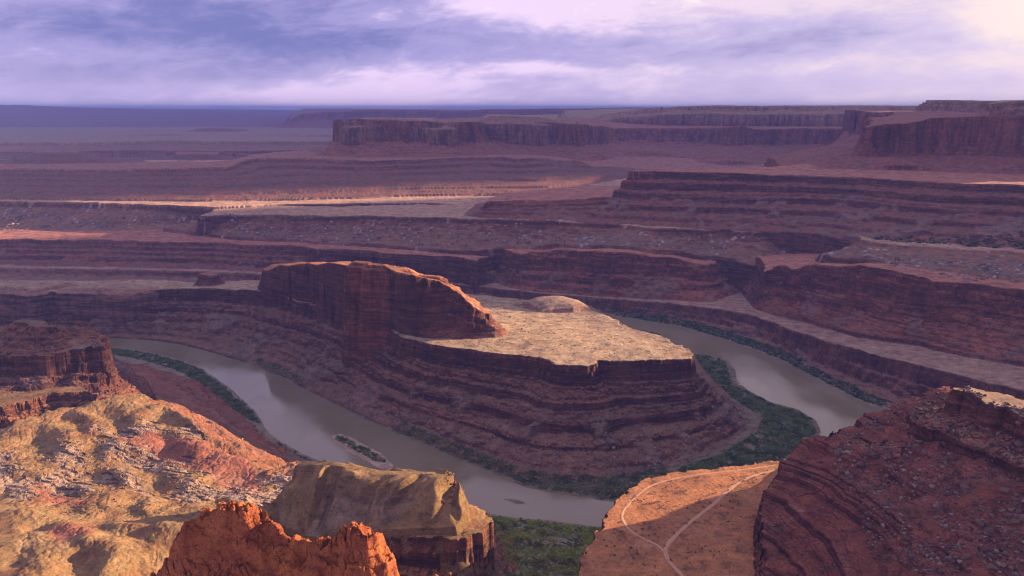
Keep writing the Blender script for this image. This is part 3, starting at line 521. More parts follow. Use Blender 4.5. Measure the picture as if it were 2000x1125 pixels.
def land(az, lr, attrs=False):
    """height of the land at polar positions; with attrs also the landform and its colours"""
    az = az.ravel(); lr = lr.ravel()
    r = np.exp(lr); X = (np.sin(az) * r); Yy = (np.cos(az) * r)
    L = Lookup(az, lr)
    far = sstep(r, 5000, 9000)
    n400 = 0.35 - np.abs(gnoise(X / 430, Yy / 430, 1)) * 1.6
    n130 = 0.35 - np.abs(gnoise(X / 140, Yy / 140, 2)) * 1.6
    n45 = 0.35 - np.abs(gnoise(X / 46, Yy / 46, 3)) * 1.6
    s130 = gnoise(X / 120, Yy / 120, 12); s45 = gnoise(X / 44, Yy / 44, 13)
    n15 = gnoise(X / 15, Yy / 15, 4); n5 = gnoise(X / 5.2, Yy / 5.2, 5); n2 = gnoise(X / 2.0, Yy / 2.0, 6)
    b18, b18b, bid = worley(X / 26, Yy / 26, 21)
    w9, w9b, wid = worley(X / 8.5 + 0.25 * n15, Yy / 8.5 + 0.25 * s45, 22)
    w3, w3b, wid3 = worley(X / 3.4 + 0.3 * n5, Yy / 3.4 + 0.3 * n5, 23)
    fs = (1 - 0.9 * sstep(r, 2300, 4800)).astype(np.float32); fm = (1 - 0.8 * sstep(r, 4500, 9000)).astype(np.float32)
    n2 = n2 * fs; n5 = n5 * fs; n15 = n15 * fm
    dip = gnoise(X / 900, Yy / 900, 8) * 9
    h = np.where(r < 3600, -7.0, 60.0) + 0 * r
    who = np.full(r.shape, -1, np.int16)
    side = np.zeros(r.shape, np.float32); WM = side.copy(); RM = side.copy(); CN = side.copy()
    for k, f in enumerate(FEATS):
        d = L(f['sd'])
        if f['toe'] is not None:
            dt = -L(f['td'])
            sel = np.nonzero((dt > -250) | (d < 0))[0]
        else:
            sel = np.nonzero(d < 890)[0] if f['pd'][-1] < 8000 else np.nonzero(d < 8900)[0]
        if not len(sel):
            continue
        d = d[sel].astype(np.float64); a = f['amp']; st = f['style']
        warp = a[0] * n400[sel] + a[1] * n130[sel] + a[2] * n45[sel] + a[3] * n15[sel] + a[4] * n5[sel]
        if st in ('flute', 'mesa', 'rock', 'ledgy'):        # joints: the wall breaks into blocks
            warp = warp + a[3] * (1.3 * (wid[sel] - 0.5) * fs[sel] + 1.3 * (bid[sel] - 0.5))
        d = d - warp
        top = L(f['zt'])[sel].astype(np.float64)
        und = f['und'] * (0.8 * s130[sel] + 0.45 * s45[sel] + 0.15 * n15[sel] + 0.06 * n5[sel])
        if f['toe'] is not None:
            t = np.maximum(dt[sel].astype(np.float64), 0)
            s = np.maximum(d, 0) / (np.maximum(d, 0) + t + 0.5)
            q = np.interp(s, f['pd'], f['pz'])
            cn = np.where(r[sel] > 3400, gnoise(X[sel] / 330, Yy[sel] / 330, 15), s130[sel] + 0.6 * s45[sel])
            cone = sstep(cn, 0.02, 0.40) * sstep(s, 0.12, 0.45) * 0.75
            q = q + cone * (0.25 + 0.75 * s ** 0.9 - q) * (s < 1)
            tz = L(f['tz'])[sel]
            z = top + und - (top + und * (d > 0) - tz) * q
            z = z + np.minimum(dt[sel], 0) * (9.0 if f['obj'] == 'butte' else 2.5)
        else:
            z = top + und - np.interp(d, f['pd'], f['pz'])
        out = np.clip(d / 4.0, 0, 1)
        tvar = np.where(r[sel] > 3400, 0.9, 0.55 + 0.6 * sstep(s130[sel] - 0.5 * s45[sel], -0.35, 0.25))
        if f['toe'] is not None:
            tvar = tvar * (1 - cone)
        if f['terr'] > 0:
            kk = 1.0 if r[sel[0]] < 1e9 else 1.0
            dd = dip[sel] + 0.05 * (n130[sel] * 20)
            if st == 'ledgy':
                dd = dd + X[sel] * 0.035 - Yy[sel] * 0.03
                dd = dd + 2.0 * s130[sel] + 0.8 * n15[sel]
                brk = np.clip(sstep(s45[sel] + 0.7 * s130[sel] + 0.3 * (bid[sel] - 0.5), -0.3, 0.1) + 0.8 * (1 - sstep(X[sel], 300, 420)), 0, 1) * (1 - 0.6 * sstep(X[sel], 380, 470))
                z = z + 0.85 * brk * (terrace(z + dd, 0.7) - dd - z)
                z = z + f['terr'] * brk * (terrace(z + dd, 1.3) - dd - z)
                z = z + 0.6 * brk * (terrace(z + dd, 3.4) - dd - z) + 1.0 * s45[sel]
            elif st == 'dome':
                z = z + f['terr'] * out * (terrace(z + dd, 1.3) - dd - z) * sstep(d, 6, 22)
            else:
                z = z + np.minimum(f['terr'] * tvar, 0.95) * out * (terrace(z + dd) - dd - z)
                z = z + 0.6 * out * np.minimum(tvar, 1) * (terrace(z + dd + 3.1, 3.0) - dd - 3.1 - z)
        # roughness that belongs to the kind of ground
        if f['toe'] is not None and st in ('flute', 'rock', 'talus', 'rubble'):       # runnels down the slopes
            z = z + out * np.where(r[sel] > 3400, 3.5 * n130[sel], 2.2 * n45[sel] + 0.7 * n15[sel]) * sstep(s, 0.1, 0.4) * (s < 1)
        mw0 = 0.0
        if st == 'pillow':
            xk, yk = X[sel], Yy[sel]
            p1, p1b, pid = worley(xk / 5.0 + 0.25 * n5[sel] + 0.03 * z, (0.45 * yk + 0.9 * z) / 4.4 + 0.25 * n15[sel], 61)
            p2, p2b, pid2 = worley(xk / 2.2 + 0.3 * n2[sel], (0.45 * yk + 0.9 * z) / 2.0 + 0.3 * n5[sel], 62)
            pv = 0.25 + 1.1 * sstep(gnoise(xk / 17, (yk + z) / 17, 63), -0.3, 0.35)
            p0, p0b, pid0 = worley(xk / 11 + 0.3 * n15[sel], (0.45 * yk + 0.9 * z) / 10, 64)
            z = z + 5.5 * np.sqrt(np.clip(1 - 1.3 * p0 * p0, 0, 1)) * (0.3 + pid0) + 3.0 * pv * np.sqrt(np.clip(1 - 1.5 * p1 * p1, 0, 1)) * (0.45 + 0.8 * pid) * sstep(p1b - p1, -0.02, 0.14) + 0.7 * np.sqrt(np.clip(1 - 1.5 * p2 * p2, 0, 1)) * (0.4 + pid2) + 0.6 * n2[sel] + 0.7 * n5[sel] + 1.8 * n15[sel] + 2.2 * (wid[sel] - .5) + 1.5 * (wid3[sel] - 0.5)
        elif st == 'rubble':
            patch = sstep(s130[sel] + 0.5 * s45[sel], -0.05, 0.35) * np.clip(d / 25, 0, 1)
            z = z + patch * np.where(bid[sel] > 0.65, 7.0 * np.sqrt(np.clip(0.10 + 0.22 * bid[sel] - b18[sel], 0, 1)), 0) + out * (0.8 * n15[sel] + 0.5 * n5[sel])
        elif st == 'ledgy':
            z = z + 0.8 * (bid[sel] - 0.5) + 0.9 * (wid[sel] - 0.4) * sstep(s45[sel] + 0.6 * s130[sel], -0.15, 0.25) + out * 1.2 * (wid3[sel] - 0.5) + 0.9 * np.where(wid3[sel] > 0.5, np.sqrt(np.clip(0.5 - w3[sel], 0, 1)), 0) * sstep(s130[sel], -0.15, 0.2) + 0.35 * n5[sel] + 0.12 * n2[sel]
        elif st == 'badland':
            hp = (0.55 * X[sel] + 0.83 * Yy[sel]) / 62 + 0.9 * s130[sel] + 0.2 * s45[sel]
            z = z + 2.8 * np.sin(2 * math.pi * hp) * (0.6 + gnoise(X[sel] / 90, Yy[sel] / 90, 36)) + 5.0 * gnoise(X[sel] / 75, Yy[sel] / 60, 33) + 1.2 * s45[sel] - 4.5 * np.clip(0.12 - np.abs(gnoise(X[sel] / 17, Yy[sel] / 27, 38) + 0.2 * n15[sel]), 0, 1) - 7.0 * np.clip(0.30 - np.abs(gnoise(X[sel] / 64, Yy[sel] / 92, 37) + 0.35 * s45[sel]), 0, 1) + 0.5 * (wid3[sel] - .5) + 0.35 * n15[sel] + 0.12 * n5[sel] + 0.06 * n2[sel]
        elif st == 'dome':
            ph = (0.94 * X[sel] + 0.34 * Yy[sel]) / 40 + 0.7 * s130[sel] + 0.35 * s45[sel] + 0.9 * s
            rib = np.sin(2 * math.pi * ph) * (0.7 + 0.8 * gnoise(X[sel] / 60, Yy[sel] / 60, 35)) + 0.35 * np.sin(2 * math.pi * (ph * 2.3 + 0.4 * s45[sel]))
            z = z + 6.0 * rib * np.clip(5 * s * (1 - s), 0, 1) * (s < 1) + 0.35 * n15[sel] + 0.12 * n5[sel] + 0.06 * n2[sel]
        elif st in ('flute', 'rock', 'mesa', 'talus'):
            z = z + out * (1.6 * n15[sel] + 1.1 * n5[sel] + 0.5 * n2[sel] + (1.6 * (wid[sel] - 0.5) + 1.2 * (wid3[sel] - 0.5)) * fs[sel]) + (1 - out) * 0.15 * n5[sel]
        if st == 'badland':
            zw = np.full(len(sel), 99.0)
            for g in WHITE:
                zw = np.minimum(zw, L(g)[sel])
            sl1, sl2, sid = worley(X[sel] / 24 + 0.35 * n15[sel] + 0.10 * Yy[sel] / 5, (Yy[sel] + 0.25 * X[sel]) / 4.6 + 0.5 * n15[sel], 52)
            mw = sstep(-zw + 2 + 24 * (sid - 0.5) + 20 * s45[sel], -1, 1) * sstep(sl2 - sl1, 0.02, 0.10)
            dd = 6 * s130[sel] + 2 * s45[sel]
            z = z + mw * (0.8 + 0.9 * (terrace(z + dd, 2.2) - dd - z) + 2.6 * (sid * 7.3 % 1 - 0.35) * np.sqrt(np.clip(1.1 - sl1, 0, 1)) + 0.4 * n5[sel])
            zr = np.full(len(sel), 99.0)
            for g in REDS:
                zr = np.minimum(zr, L(g)[sel])
            WM[sel] = mw; RM[sel] = sstep(-zr + 12 * s45[sel] + 6 * n15[sel], -4, 6)
        better = z > h[sel]
        bs = sel[better]
        h[bs] = z[better]
        who[bs] = k
        CN[bs] = (cone * (s < 1))[better] if f['toe'] is not None else 0
        side[bs] = (np.clip(d / 5.0, 0, 1) * f['side'])[better]
    if not attrs:
        return h
    pale = sstep(s130 + 0.5 * s45, -0.05, 0.35) * (bid > 0.65) * sstep(0.10 + 0.22 * bid - b18, 0, 0.06)
    return X, Yy, h, who, pale, side, WM, RM, CN

# ------------------------------------------------------------------ sampling: rows are set close where the view sees much, wide where it sees little
def build_columns():
    half = math.atan(1000 / FPX) * 1.06
    inner = np.linspace(-half, half, N_IN)
    left = AZ0 + (-half - AZ0) * np.linspace(0, 1, 40, endpoint=False)
    right = half + (AZ1 - half) * np.linspace(0, 1, 131)[1:]
    return np.concatenate([left, inner, right])
N_IN, N_ROW = QUAL
az_all = build_columns()
A = len(az_all)
sub = np.unique(np.concatenate([np.arange(0, A, 3), [A - 1]]))
lr1 = np.linspace(math.log(R0), math.log(R1), 1500)
h1 = land(np.repeat(az_all[sub], len(lr1)), np.tile(lr1, len(sub))).reshape(len(sub), -1)
r1 = np.exp(lr1)[None]
d1 = np.sqrt(r1 ** 2 + (CAM_Z - h1) ** 2)
elev = (h1 - CAM_Z) / r1
dz = np.abs(np.diff(h1, axis=1)); dr = np.diff(r1, axis=1)
dm = 0.5 * (d1[:, 1:] + d1[:, :-1])
dep = np.clip((CAM_Z - 0.5 * (h1[:, 1:] + h1[:, :-1])) / dm, 0.02, 1)
ang = np.hypot(dz, dr * dep) / dm
run = np.maximum.accumulate(elev, axis=1)
hid = (run[:, 1:] - elev[:, 1:]) > 0.012
def blur(a, n):
    k = np.exp(-np.linspace(-2, 2, 2 * n + 1) ** 2); k /= k.sum()
    p = np.pad(a, ((n, n), (0, 0)), mode='edge')
    return sum(k[i] * p[i:i + len(a)] for i in range(2 * n + 1))
def blur_r(a, n):
    k = np.ones(2 * n + 1) / (2 * n + 1)
    p = np.pad(a, ((0, 0), (n, n)), mode='edge')
    return sum(k[i] * p[:, i:i + a.shape[1]] for i in range(2 * n + 1))
w = np.where(hid, 0.25, 1.0) * ang + 0.00012 + 0.000018
w = blur_r(np.minimum(w, 0.03), 4)
w = blur(blur(w, 34), 20)
cum = np.concatenate([np.zeros((len(sub), 1)), np.cumsum(w, axis=1)], axis=1)
cum /= cum[:, -1:]
rows = np.linspace(0, 1, N_ROW)
LRs = np.stack([np.interp(rows, cum[i], lr1) for i in range(len(sub))])
LR = np.empty((A, N_ROW))
for j in range(N_ROW):
    LR[:, j] = np.interp(np.arange(A), sub, LRs[:, j])
print("columns", A, "rows", N_ROW, round(time.time() - T0, 1))
AZ = np.repeat(az_all[:, None], N_ROW, 1)
X, Yy, H, WHO, PALE, SIDE, WM, RM, CN = land(AZ, LR, True)
print("land", round(time.time() - T0, 1), len(X))

# exact height of the finished land anywhere (used to stand things on it)
def ground(xs, ys):
    xs = np.atleast_1d(np.asarray(xs, float)); ys = np.atleast_1d(np.asarray(ys, float))
    return land(np.arctan2(xs, ys), np.log(np.hypot(xs, ys)))

# ------------------------------------------------------------------ materials of the land
def land_material():
    m = bpy.data.materials.new("canyon rock and soil")
    m.use_nodes = True
    N = Nodes(m.node_tree)
    geo = N.n('ShaderNodeNewGeometry')
    pos = geo.outputs['Position']
    nz = N.n('ShaderNodeSeparateXYZ', i={0: geo.outputs['Normal']}).outputs[2]
    rock = N.n('ShaderNodeAttribute', attribute_name='rock').outputs['Color']
    soil = N.n('ShaderNodeAttribute', attribute_name='soil').outputs['Color']
    man = N.n('ShaderNodeAttribute', attribute_name='mask')
    massive = N.math('MINIMUM', man.outputs['Alpha'], 1.0)
    soft = N.step(man.outputs['Alpha'], 1.3, 1.7)
    mask = N.n('ShaderNodeSeparateColor', i={0: man.outputs['Color']})
    pale, side, scrub = mask.outputs
    # strata: thin beds in z, wavy
    strat = N.noise(N.mapping(pos, (0.0050, 0.0050, 0.085)), 1.0, 7.0, 0.72)
    strat2 = N.noise(N.mapping(pos, (0.010, 0.010, 0.30)), 1.0, 5.0, 0.68)
    streak = N.noise(N.mapping(pos, (0.11, 0.11, 0.010)), 1.0, 4.0, 0.6)
    blot = N.noise(N.mapping(pos, (0.012, 0.012, 0.02)), 1.0, 5.0, 0.6)
    fine = N.noise(N.mapping(pos, (0.35, 0.35, 0.5)), 1.0, 4.0, 0.7)
    dark = N.mix(0.86, rock, (0.045, 0.019, 0.018))
    bed = N.math('SUBTRACT', 1.0, N.math('MULTIPLY', massive, 0.80))
    wavy = N.n('ShaderNodeVectorMath', operation='MULTIPLY_ADD', i={0: N.n('ShaderNodeTexNoise', i={'Vector': pos, 'Scale': 0.03, 'Detail': 3.0}).outputs['Color'], 1: (16, 16, 0), 2: pos}).outputs[0]
    streak2 = N.noise(N.mapping(wavy, (0.030, 0.030, 0.0035)), 1.0, 6.0, 0.68)
    r = N.mix(N.math('MULTIPLY', bed, N.step(strat, 0.56, 0.42)), rock, dark)
    r = N.mix(N.math('MULTIPLY', bed, N.math('MULTIPLY', N.step(strat2, 0.50, 0.64), 0.55)), r, N.mix(0.55, rock, (0.42, 0.20, 0.13)))
    r = N.mix(N.math('MULTIPLY', bed, N.math('MULTIPLY', N.step(strat2, 0.50, 0.38), 0.55)), r, (0.050, 0.022, 0.020))
    r = N.mix(N.math('MULTIPLY', N.step(streak, 0.47, 0.62), 0.5), r, (0.060, 0.026, 0.024))
    r = N.mix(N.math('MULTIPLY', N.step(streak2, 0.46, 0.60), N.math('MULTIPLY_ADD', massive, 0.55, 0.2)), r, (0.075, 0.032, 0.028))
    r = N.mix(N.math('MULTIPLY', N.step(streak2, 0.48, 0.38), N.math('MULTIPLY_ADD', massive, 0.25, 0.05)), r, (0.40, 0.16, 0.095))
    r = N.mix(N.math('MULTIPLY', N.step(blot, 0.5, 0.72), 0.35), r, N.mix(0.5, rock, (0.42, 0.20, 0.12)))
    patch = N.noise(N.mapping(pos, (0.022, 0.022, 0.05)), 1.0, 7.0, 0.68, 0.4)
    s = N.mix(N.math('MULTIPLY', N.step(patch, 0.46, 0.62), 0.62), soil, N.mix(0.45, rock, soil))
    s = N.mix(N.math('MULTIPLY', N.step(patch, 0.46, 0.34), 0.35), s, N.mix(0.5, soil, (0.46, 0.36, 0.26)))
    speck = N.step(N.noise(N.mapping(pos, (0.55, 0.55, 0.55)), 1.0, 2.0, 0.5), 0.60, 0.70)
    s = N.mix(N.math('MULTIPLY', speck, N.math('MULTIPLY_ADD', scrub, 0.62, 0.14)), s, (0.075, 0.075, 0.040))
    s = N.mix(N.math('MULTIPLY', side, 0.9), s, N.mix(N.step(blot, 0.4, 0.65), N.mix(0.75, soil, rock), N.mix(0.45, rock, (0.20, 0.15, 0.11))))
    tal = N.mix(N.math('MULTIPLY_ADD', side, -0.35, 0.45), rock, soil)
    tal = N.mix(N.math('MULTIPLY', N.step(strat, 0.50, 0.60), 0.55), tal, N.mix(0.55, (0.40, 0.235, 0.18), N.mix(1.0, tal, (1.6, 1.5, 1.45), 'MULTIPLY')))
    tal = N.mix(N.math('MULTIPLY', N.step(strat, 0.47, 0.38), 0.60), tal, (0.13, 0.052, 0.042))
    c = N.mix(N.math('ADD', N.step(nz, 0.45, 0.78), N.math('MULTIPLY', N.math('SUBTRACT', strat2, 0.5), 1.2), clamp=True), r, tal)
    c = N.mix(N.step(nz, 0.80, 0.93), c, s)
    c = N.mix(soft, c, s)
    c = N.mix(N.math('MULTIPLY', pale, 0.8), c, (0.50, 0.38, 0.33))
    c = N.mix(N.math('MULTIPLY', N.math('SUBTRACT', fine, 0.5), 0.9, clamp=True), c, (0.48, 0.28, 0.20))
    c = N.mix(N.math('MULTIPLY', N.math('SUBTRACT', 0.5, fine), 1.5, clamp=True), c, (0.05, 0.025, 0.02))
    grain = N.noise(N.mapping(pos, (0.045, 0.045, 0.11)), 1.0, 9.0, 0.80)
    c = N.mix(N.math('MULTIPLY', N.step(grain, 0.50, 0.38), 0.72), c, N.mix(0.75, c, (0.03, 0.016, 0.014)))
    c = N.mix(N.math('MULTIPLY', N.step(grain, 0.52, 0.63), 0.62), c, N.mix(1.0, c, (1.75, 1.62, 1.55), 'MULTIPLY'))
    bsdf = N.n('ShaderNodeBsdfPrincipled', i={'Base Color': c, 'Roughness': 0.95, 'Specular IOR Level': 0.15})
    b1 = N.noise(N.mapping(pos, (0.10, 0.10, 0.20)), 1.0, 8.0, 0.74)
    hgt = N.math('MULTIPLY_ADD', strat2, 0.5, N.math('MULTIPLY_ADD', streak, 0.25, b1))
    bump = N.n('ShaderNodeBump', i={'Strength': 1.0, 'Distance': N.math('MULTIPLY_ADD', N.step(nz, 0.97, 0.6), 7.0, 1.6), 'Height': hgt})
    N.t.links.new(bump.outputs[0], bsdf.inputs['Normal'])
    out = N.n('ShaderNodeOutputMaterial')
    N.t.links.new(bsdf.outputs[0], out.inputs[0])
    return m
M_LAND = land_material()
def knob_material():
    m = bpy.data.materials.new("orange sandstone")
    m.use_nodes = True
    N = Nodes(m.node_tree)
    pos = N.n('ShaderNodeNewGeometry').outputs['Position']
    n1 = N.noise(N.mapping(pos, (0.05, 0.05, 0.09)), 1.0, 5.0, 0.6)
    n2 = N.noise(N.mapping(pos, (0.5, 0.5, 0.8)), 1.0, 6.0, 0.7)
    c = N.mix(N.step(n1, 0.38, 0.62), (0.28, 0.072, 0.028), (0.42, 0.125, 0.040))
    c = N.mix(N.math('MULTIPLY', N.step(n2, 0.50, 0.36), 0.75), c, (0.11, 0.035, 0.022))
    c = N.mix(N.math('MULTIPLY', N.step(n2, 0.56, 0.72), 0.5), c, (0.45, 0.17, 0.07))
    b = N.n('ShaderNodeBsdfPrincipled', i={'Base Color': c, 'Roughness': 0.95, 'Specular IOR Level': 0.15})
    bp = N.n('ShaderNodeBump', i={'Strength': 1.0, 'Distance': 1.6, 'Height': n2})
    N.t.links.new(bp.outputs[0], b.inputs['Normal'])
    out = N.n('ShaderNodeOutputMaterial'); N.t.links.new(b.outputs[0], out.inputs[0])
    return m
M_KNOB = knob_material()

# ------------------------------------------------------------------ one mesh per landform
OBJ_INFO = {
    'floodplain': ('ground', 'low silty river flat below the near cliffs', 'ground', 'structure'),
    'far_bank': ('terrain', 'low ground at the foot of the far canyon wall', 'terrain', 'structure'),
    'far_country': ('terrain', 'far blue hazy plain cut by canyons', 'terrain', 'structure'),
    'horizon_ridge': ('hills', 'long blue ridge on the far left horizon', 'hills', 'structure'),
    'sandy_plain': ('terrain', 'pale sandy plain with a rim above boulder slopes in the far left', 'terrain', 'structure'),
    'red_slope': ('terrain', 'dark red slope running down to the left river bank', 'terrain', 'structure'),
    'eroded_slope': ('hillside', 'sunlit eroded yellow hillside in the left foreground', 'hillside', None),
    'peninsula': ('peninsula', 'pale flat-topped peninsula with stepped red slopes inside the river bend', 'peninsula', None),
    'butte': ('butte', 'dark red butte with a stepped crest standing on the peninsula', 'butte', None),
    'small_butte': ('small_butte', 'small dark red rock knob on the narrow neck left of the butte', 'rock', None),
    'river_island': ('river_island', 'narrow sandy island with green bushes in the brown river', 'island', None),
    'sandbar': ('sandbar', 'thin muddy sandbar lying in the pale near reach of the river', 'sandbar', None),
    'shoal': ('sandbar', 'low shoal with dark bushes in the far right reach of the river', 'sandbar', None),
    'beach': ('sandbar', 'pinkish sand beach on the inside of the right river bend', 'sandbar', None),
    'blue_butte': ('far_butte', 'tiny hazy blue butte left of the blue mesa on the skyline', 'butte', None),
    'blue_knoll': ('far_butte', 'leftmost tiny flat block far out on the blue plain', 'butte', None),
    'blue_bluff': ('far_butte', 'second tiny flat block far out on the blue plain, right of its neighbour', 'butte', None),
    'far_hill': ('far_butte', 'low hazy stepped butte beyond the escarpment, just left of the central mesa', 'butte', None),
    'river_cliff': ('river_cliff', 'low reddish cliff with a grey shelf along the far river bank', 'cliff', None),
    'canyon_wall': ('canyon_wall', 'dark red canyon wall rising behind the grey river shelf', 'cliff', None),
    'layered_slope': ('layered_slope', 'dark purple layered ledges behind the butte', 'slope', None),
    'boulder_bench': ('boulder_bench', 'long bench with pale boulders strewn below its rim', 'bench', None),
    'layered_mesa': ('layered_mesa', 'broad layered mesa with dark caprock in the right middle distance', 'mesa', None),
    'tall_cliff': ('tall_cliff', 'tall sheer red cliff at the right edge above the layered mesa', 'cliff', None),
    'far_mesa': ('far_mesa', 'flat-topped mesa with sheer red cliffs and talus in the middle of the skyline', 'mesa', None),
    'far_ledges': ('far_ledges', 'long layered escarpment below the central mesa', 'escarpment', None),
    'far_plateau': ('far_plateau', 'pale rimmed plateau on the right skyline dotted with scrub', 'plateau', None),
    'blue_mesa': ('blue_mesa', 'hazy blue mesa on the skyline behind the central mesa', 'mesa', None),
    'far_butte': ('far_butte', 'low hazy stepped butte at the far left beyond the long escarpment', 'butte', None),
    'red_cliff': ('red_cliff', 'dark layered cliff at the left edge above the river', 'cliff', None),
    'ledge': ('ledge', 'tan-topped red ledge at the foot of the left cliff', 'ledge', None),
    'white_ledge': ('white_ledge', 'whitish weathered slickrock ledges on the left foreground hillside', 'rock ledge', None),
    'yellow_dome': ('yellow_dome', 'yellow gullied domes ending in a red cliff beside the river', 'hill', None),
    'red_knob': ('rock_outcrop', 'bright orange knobbly rock outcrop at the bottom of the view', 'rock outcrop', None),
    'road_mesa': ('road_mesa', 'orange flat mesa top crossed by a forked dirt road', 'mesa', None),
    'ledgy_hill': ('ledgy_hill', 'dark red ledgy hill with rubble in the right foreground', 'hill', None),
    'shade_mesa': ('terrain', 'canyon rim country to the right', 'terrain', 'structure'),
}
def tag(o, label=None, cat=None, group=None, kind=None):
    if label: o['label'] = label
    if cat: o['category'] = cat
    if group: o['group'] = group
    if kind: o['kind'] = kind
    return o
def mesh_np(name, verts, faces, mat, attrs=None, smooth=True):
    """mesh object from numpy arrays; faces (n,3) or (n,4)"""
    me = bpy.data.meshes.new(name)
    nf, w = faces.shape
    me.vertices.add(len(verts)); me.loops.add(nf * w); me.polygons.add(nf)
    me.vertices.foreach_set('co', np.ascontiguousarray(verts, np.float32).ravel())
    me.loops.foreach_set('vertex_index', np.ascontiguousarray(faces, np.int32).ravel())
    me.polygons.foreach_set('loop_start', np.arange(0, nf * w, w, dtype=np.int32))
    me.polygons.foreach_set('use_smooth', np.full(nf, smooth))
    me.update(calc_edges=True)
    for k, v in (attrs or {}).items():
        a = me.attributes.new(k, 'FLOAT_COLOR', 'POINT')
        v = np.asarray(v); c = np.ones((len(verts), 4), np.float32); c[:, :v.shape[1]] = v
        a.data.foreach_set('color', c.ravel())
    if mat is not None:
        me.materials.append(mat)
    o = bpy.data.objects.new(name, me)
    COL.objects.link(o)
    return o

keys = []
for f in FEATS:
    if f['obj'] not in keys:
        keys.append(f['obj'])
fobj = np.array([keys.index(f['obj']) for f in FEATS] + [keys.index('far_bank')])   # last: bare river bed
lab = fobj[WHO]
V = np.stack([X, Yy, H], 1)
rockc = np.array([f['rock'] for f in FEATS] + [S_GREY], np.float32)[WHO]
soilc = np.array([f['soil'] for f in FEATS] + [S_GREY], np.float32)[WHO]
scrubf = np.array([1.0 if f['style'] in ('badland', 'dome', 'mesa') else (0.5 if f['style'] == 'rock' else 0.2) for f in FEATS] + [0.0], np.float32)[WHO]
isrub = np.array([1.0 if f['style'] == 'rubble' else 0.0 for f in FEATS] + [0.0], np.float32)[WHO]
isbad = np.array([f['style'] == 'badland' for f in FEATS] + [False])[WHO]
WM *= isbad; RM *= isbad
keys.append('white_ledge'); lab = np.where(WM > 0.5, len(keys) - 1, lab)
for cc in (rockc, soilc):
    cc += (0.75 * CN * (X * X + Yy * Yy < 3000 ** 2))[:, None] * (np.array((0.22, 0.145, 0.11), np.float32) - cc)
soilc = soilc + RM[:, None] * (np.array((0.30, 0.11, 0.065), np.float32) - soilc)
soilc = soilc + WM[:, None] * (np.array((0.37, 0.255, 0.18), np.float32) - soilc)
rockc = rockc + WM[:, None] * (np.array((0.37, 0.25, 0.175), np.float32) - rockc)
SIDE = SIDE * (1 - WM); scrubf = scrubf * (1 - WM)
massive = np.array([1.0 if f['obj'] in ('tall_cliff', 'far_mesa', 'far_plateau', 'river_cliff') else (0.3 if f['obj'] in ('butte', 'canyon_wall') else 0.0) for f in FEATS] + [0.0], np.float32)[WHO]
soft = np.array([f['style'] in ('badland', 'dome') for f in FEATS] + [False])[WHO] & (SIDE < 0.5) & (WM < 0.5)
massive = np.where(soft, 2.0, massive).astype(np.float32)
maskc = np.stack([PALE.astype(np.float32) * isrub, SIDE, scrubf, massive], 1)
idx = np.arange(A * N_ROW).reshape(A, N_ROW)
Q = np.stack([idx[:-1, :-1], idx[1:, :-1], idx[1:, 1:], idx[:-1, 1:]], -1).reshape(-1, 4)
ql = np.max(lab[Q], axis=1)
wet = (H[Q].max(axis=1) < -3.5)
LAND_OBJ = {}
for k, key in enumerate(keys):
    q = Q[(ql == k) & ~wet]
    if not len(q):
        print("nothing of", key); continue
    u, inv = np.unique(q, return_inverse=True)
    nm, label, cat, kind = OBJ_INFO[key]
    o = mesh_np(nm, V[u], inv.reshape(-1, 4), M_KNOB if key == 'red_knob' else M_LAND, dict(rock=rockc[u], soil=soilc[u], mask=maskc[u]), smooth=key not in ('red_knob', 'ledgy_hill', 'red_cliff', 'ledge', 'white_ledge'))
    tag(o, label, cat, None, kind)
    LAND_OBJ[key] = o
print("meshes", round(time.time() - T0, 1))

# ------------------------------------------------------------------ the river
def river():
    m = bpy.data.materials.new("silty river water")
    m.use_nodes = True
    N = Nodes(m.node_tree)
    pos = N.n('ShaderNodeNewGeometry').outputs['Position']
    f1 = N.noise(N.mapping(pos, (0.010, 0.004, 1), rot=(0, 0, 0.5)), 1.0, 4.0, 0.55, 0.6)
    col = N.mix(N.step(f1, 0.35, 0.65), (0.24, 0.18, 0.095), (0.28, 0.215, 0.125))
    bsdf = N.n('ShaderNodeBsdfPrincipled', i={'Base Color': col, 'Roughness': N.math('MULTIPLY_ADD', N.step(f1, 0.4, 0.6), 0.16, 0.03), 'IOR': 1.33, 'Specular IOR Level': 0.8})
    w = N.noise(N.mapping(pos, (0.12, 0.30, 1), rot=(0, 0, 0.6)), 1.0, 4.0, 0.6)
    bump = N.n('ShaderNodeBump', i={'Strength': 0.12, 'Distance': 0.5, 'Height': w})
    N.t.links.new(bump.outputs[0], bsdf.inputs['Normal'])
    out = N.n('ShaderNodeOutputMaterial')
    N.t.links.new(bsdf.outputs[0], out.inputs[0])
    v = np.array([(-2600, 700, 0), (2600, 700, 0), (2600, 3500, 0), (-2600, 3500, 0)], float)
    o = mesh_np("river", v, np.array([[0, 1, 2, 3]]), m, smooth=False)
    tag(o, 'brown silty river looping around the peninsula', 'river', None, 'structure')
river()


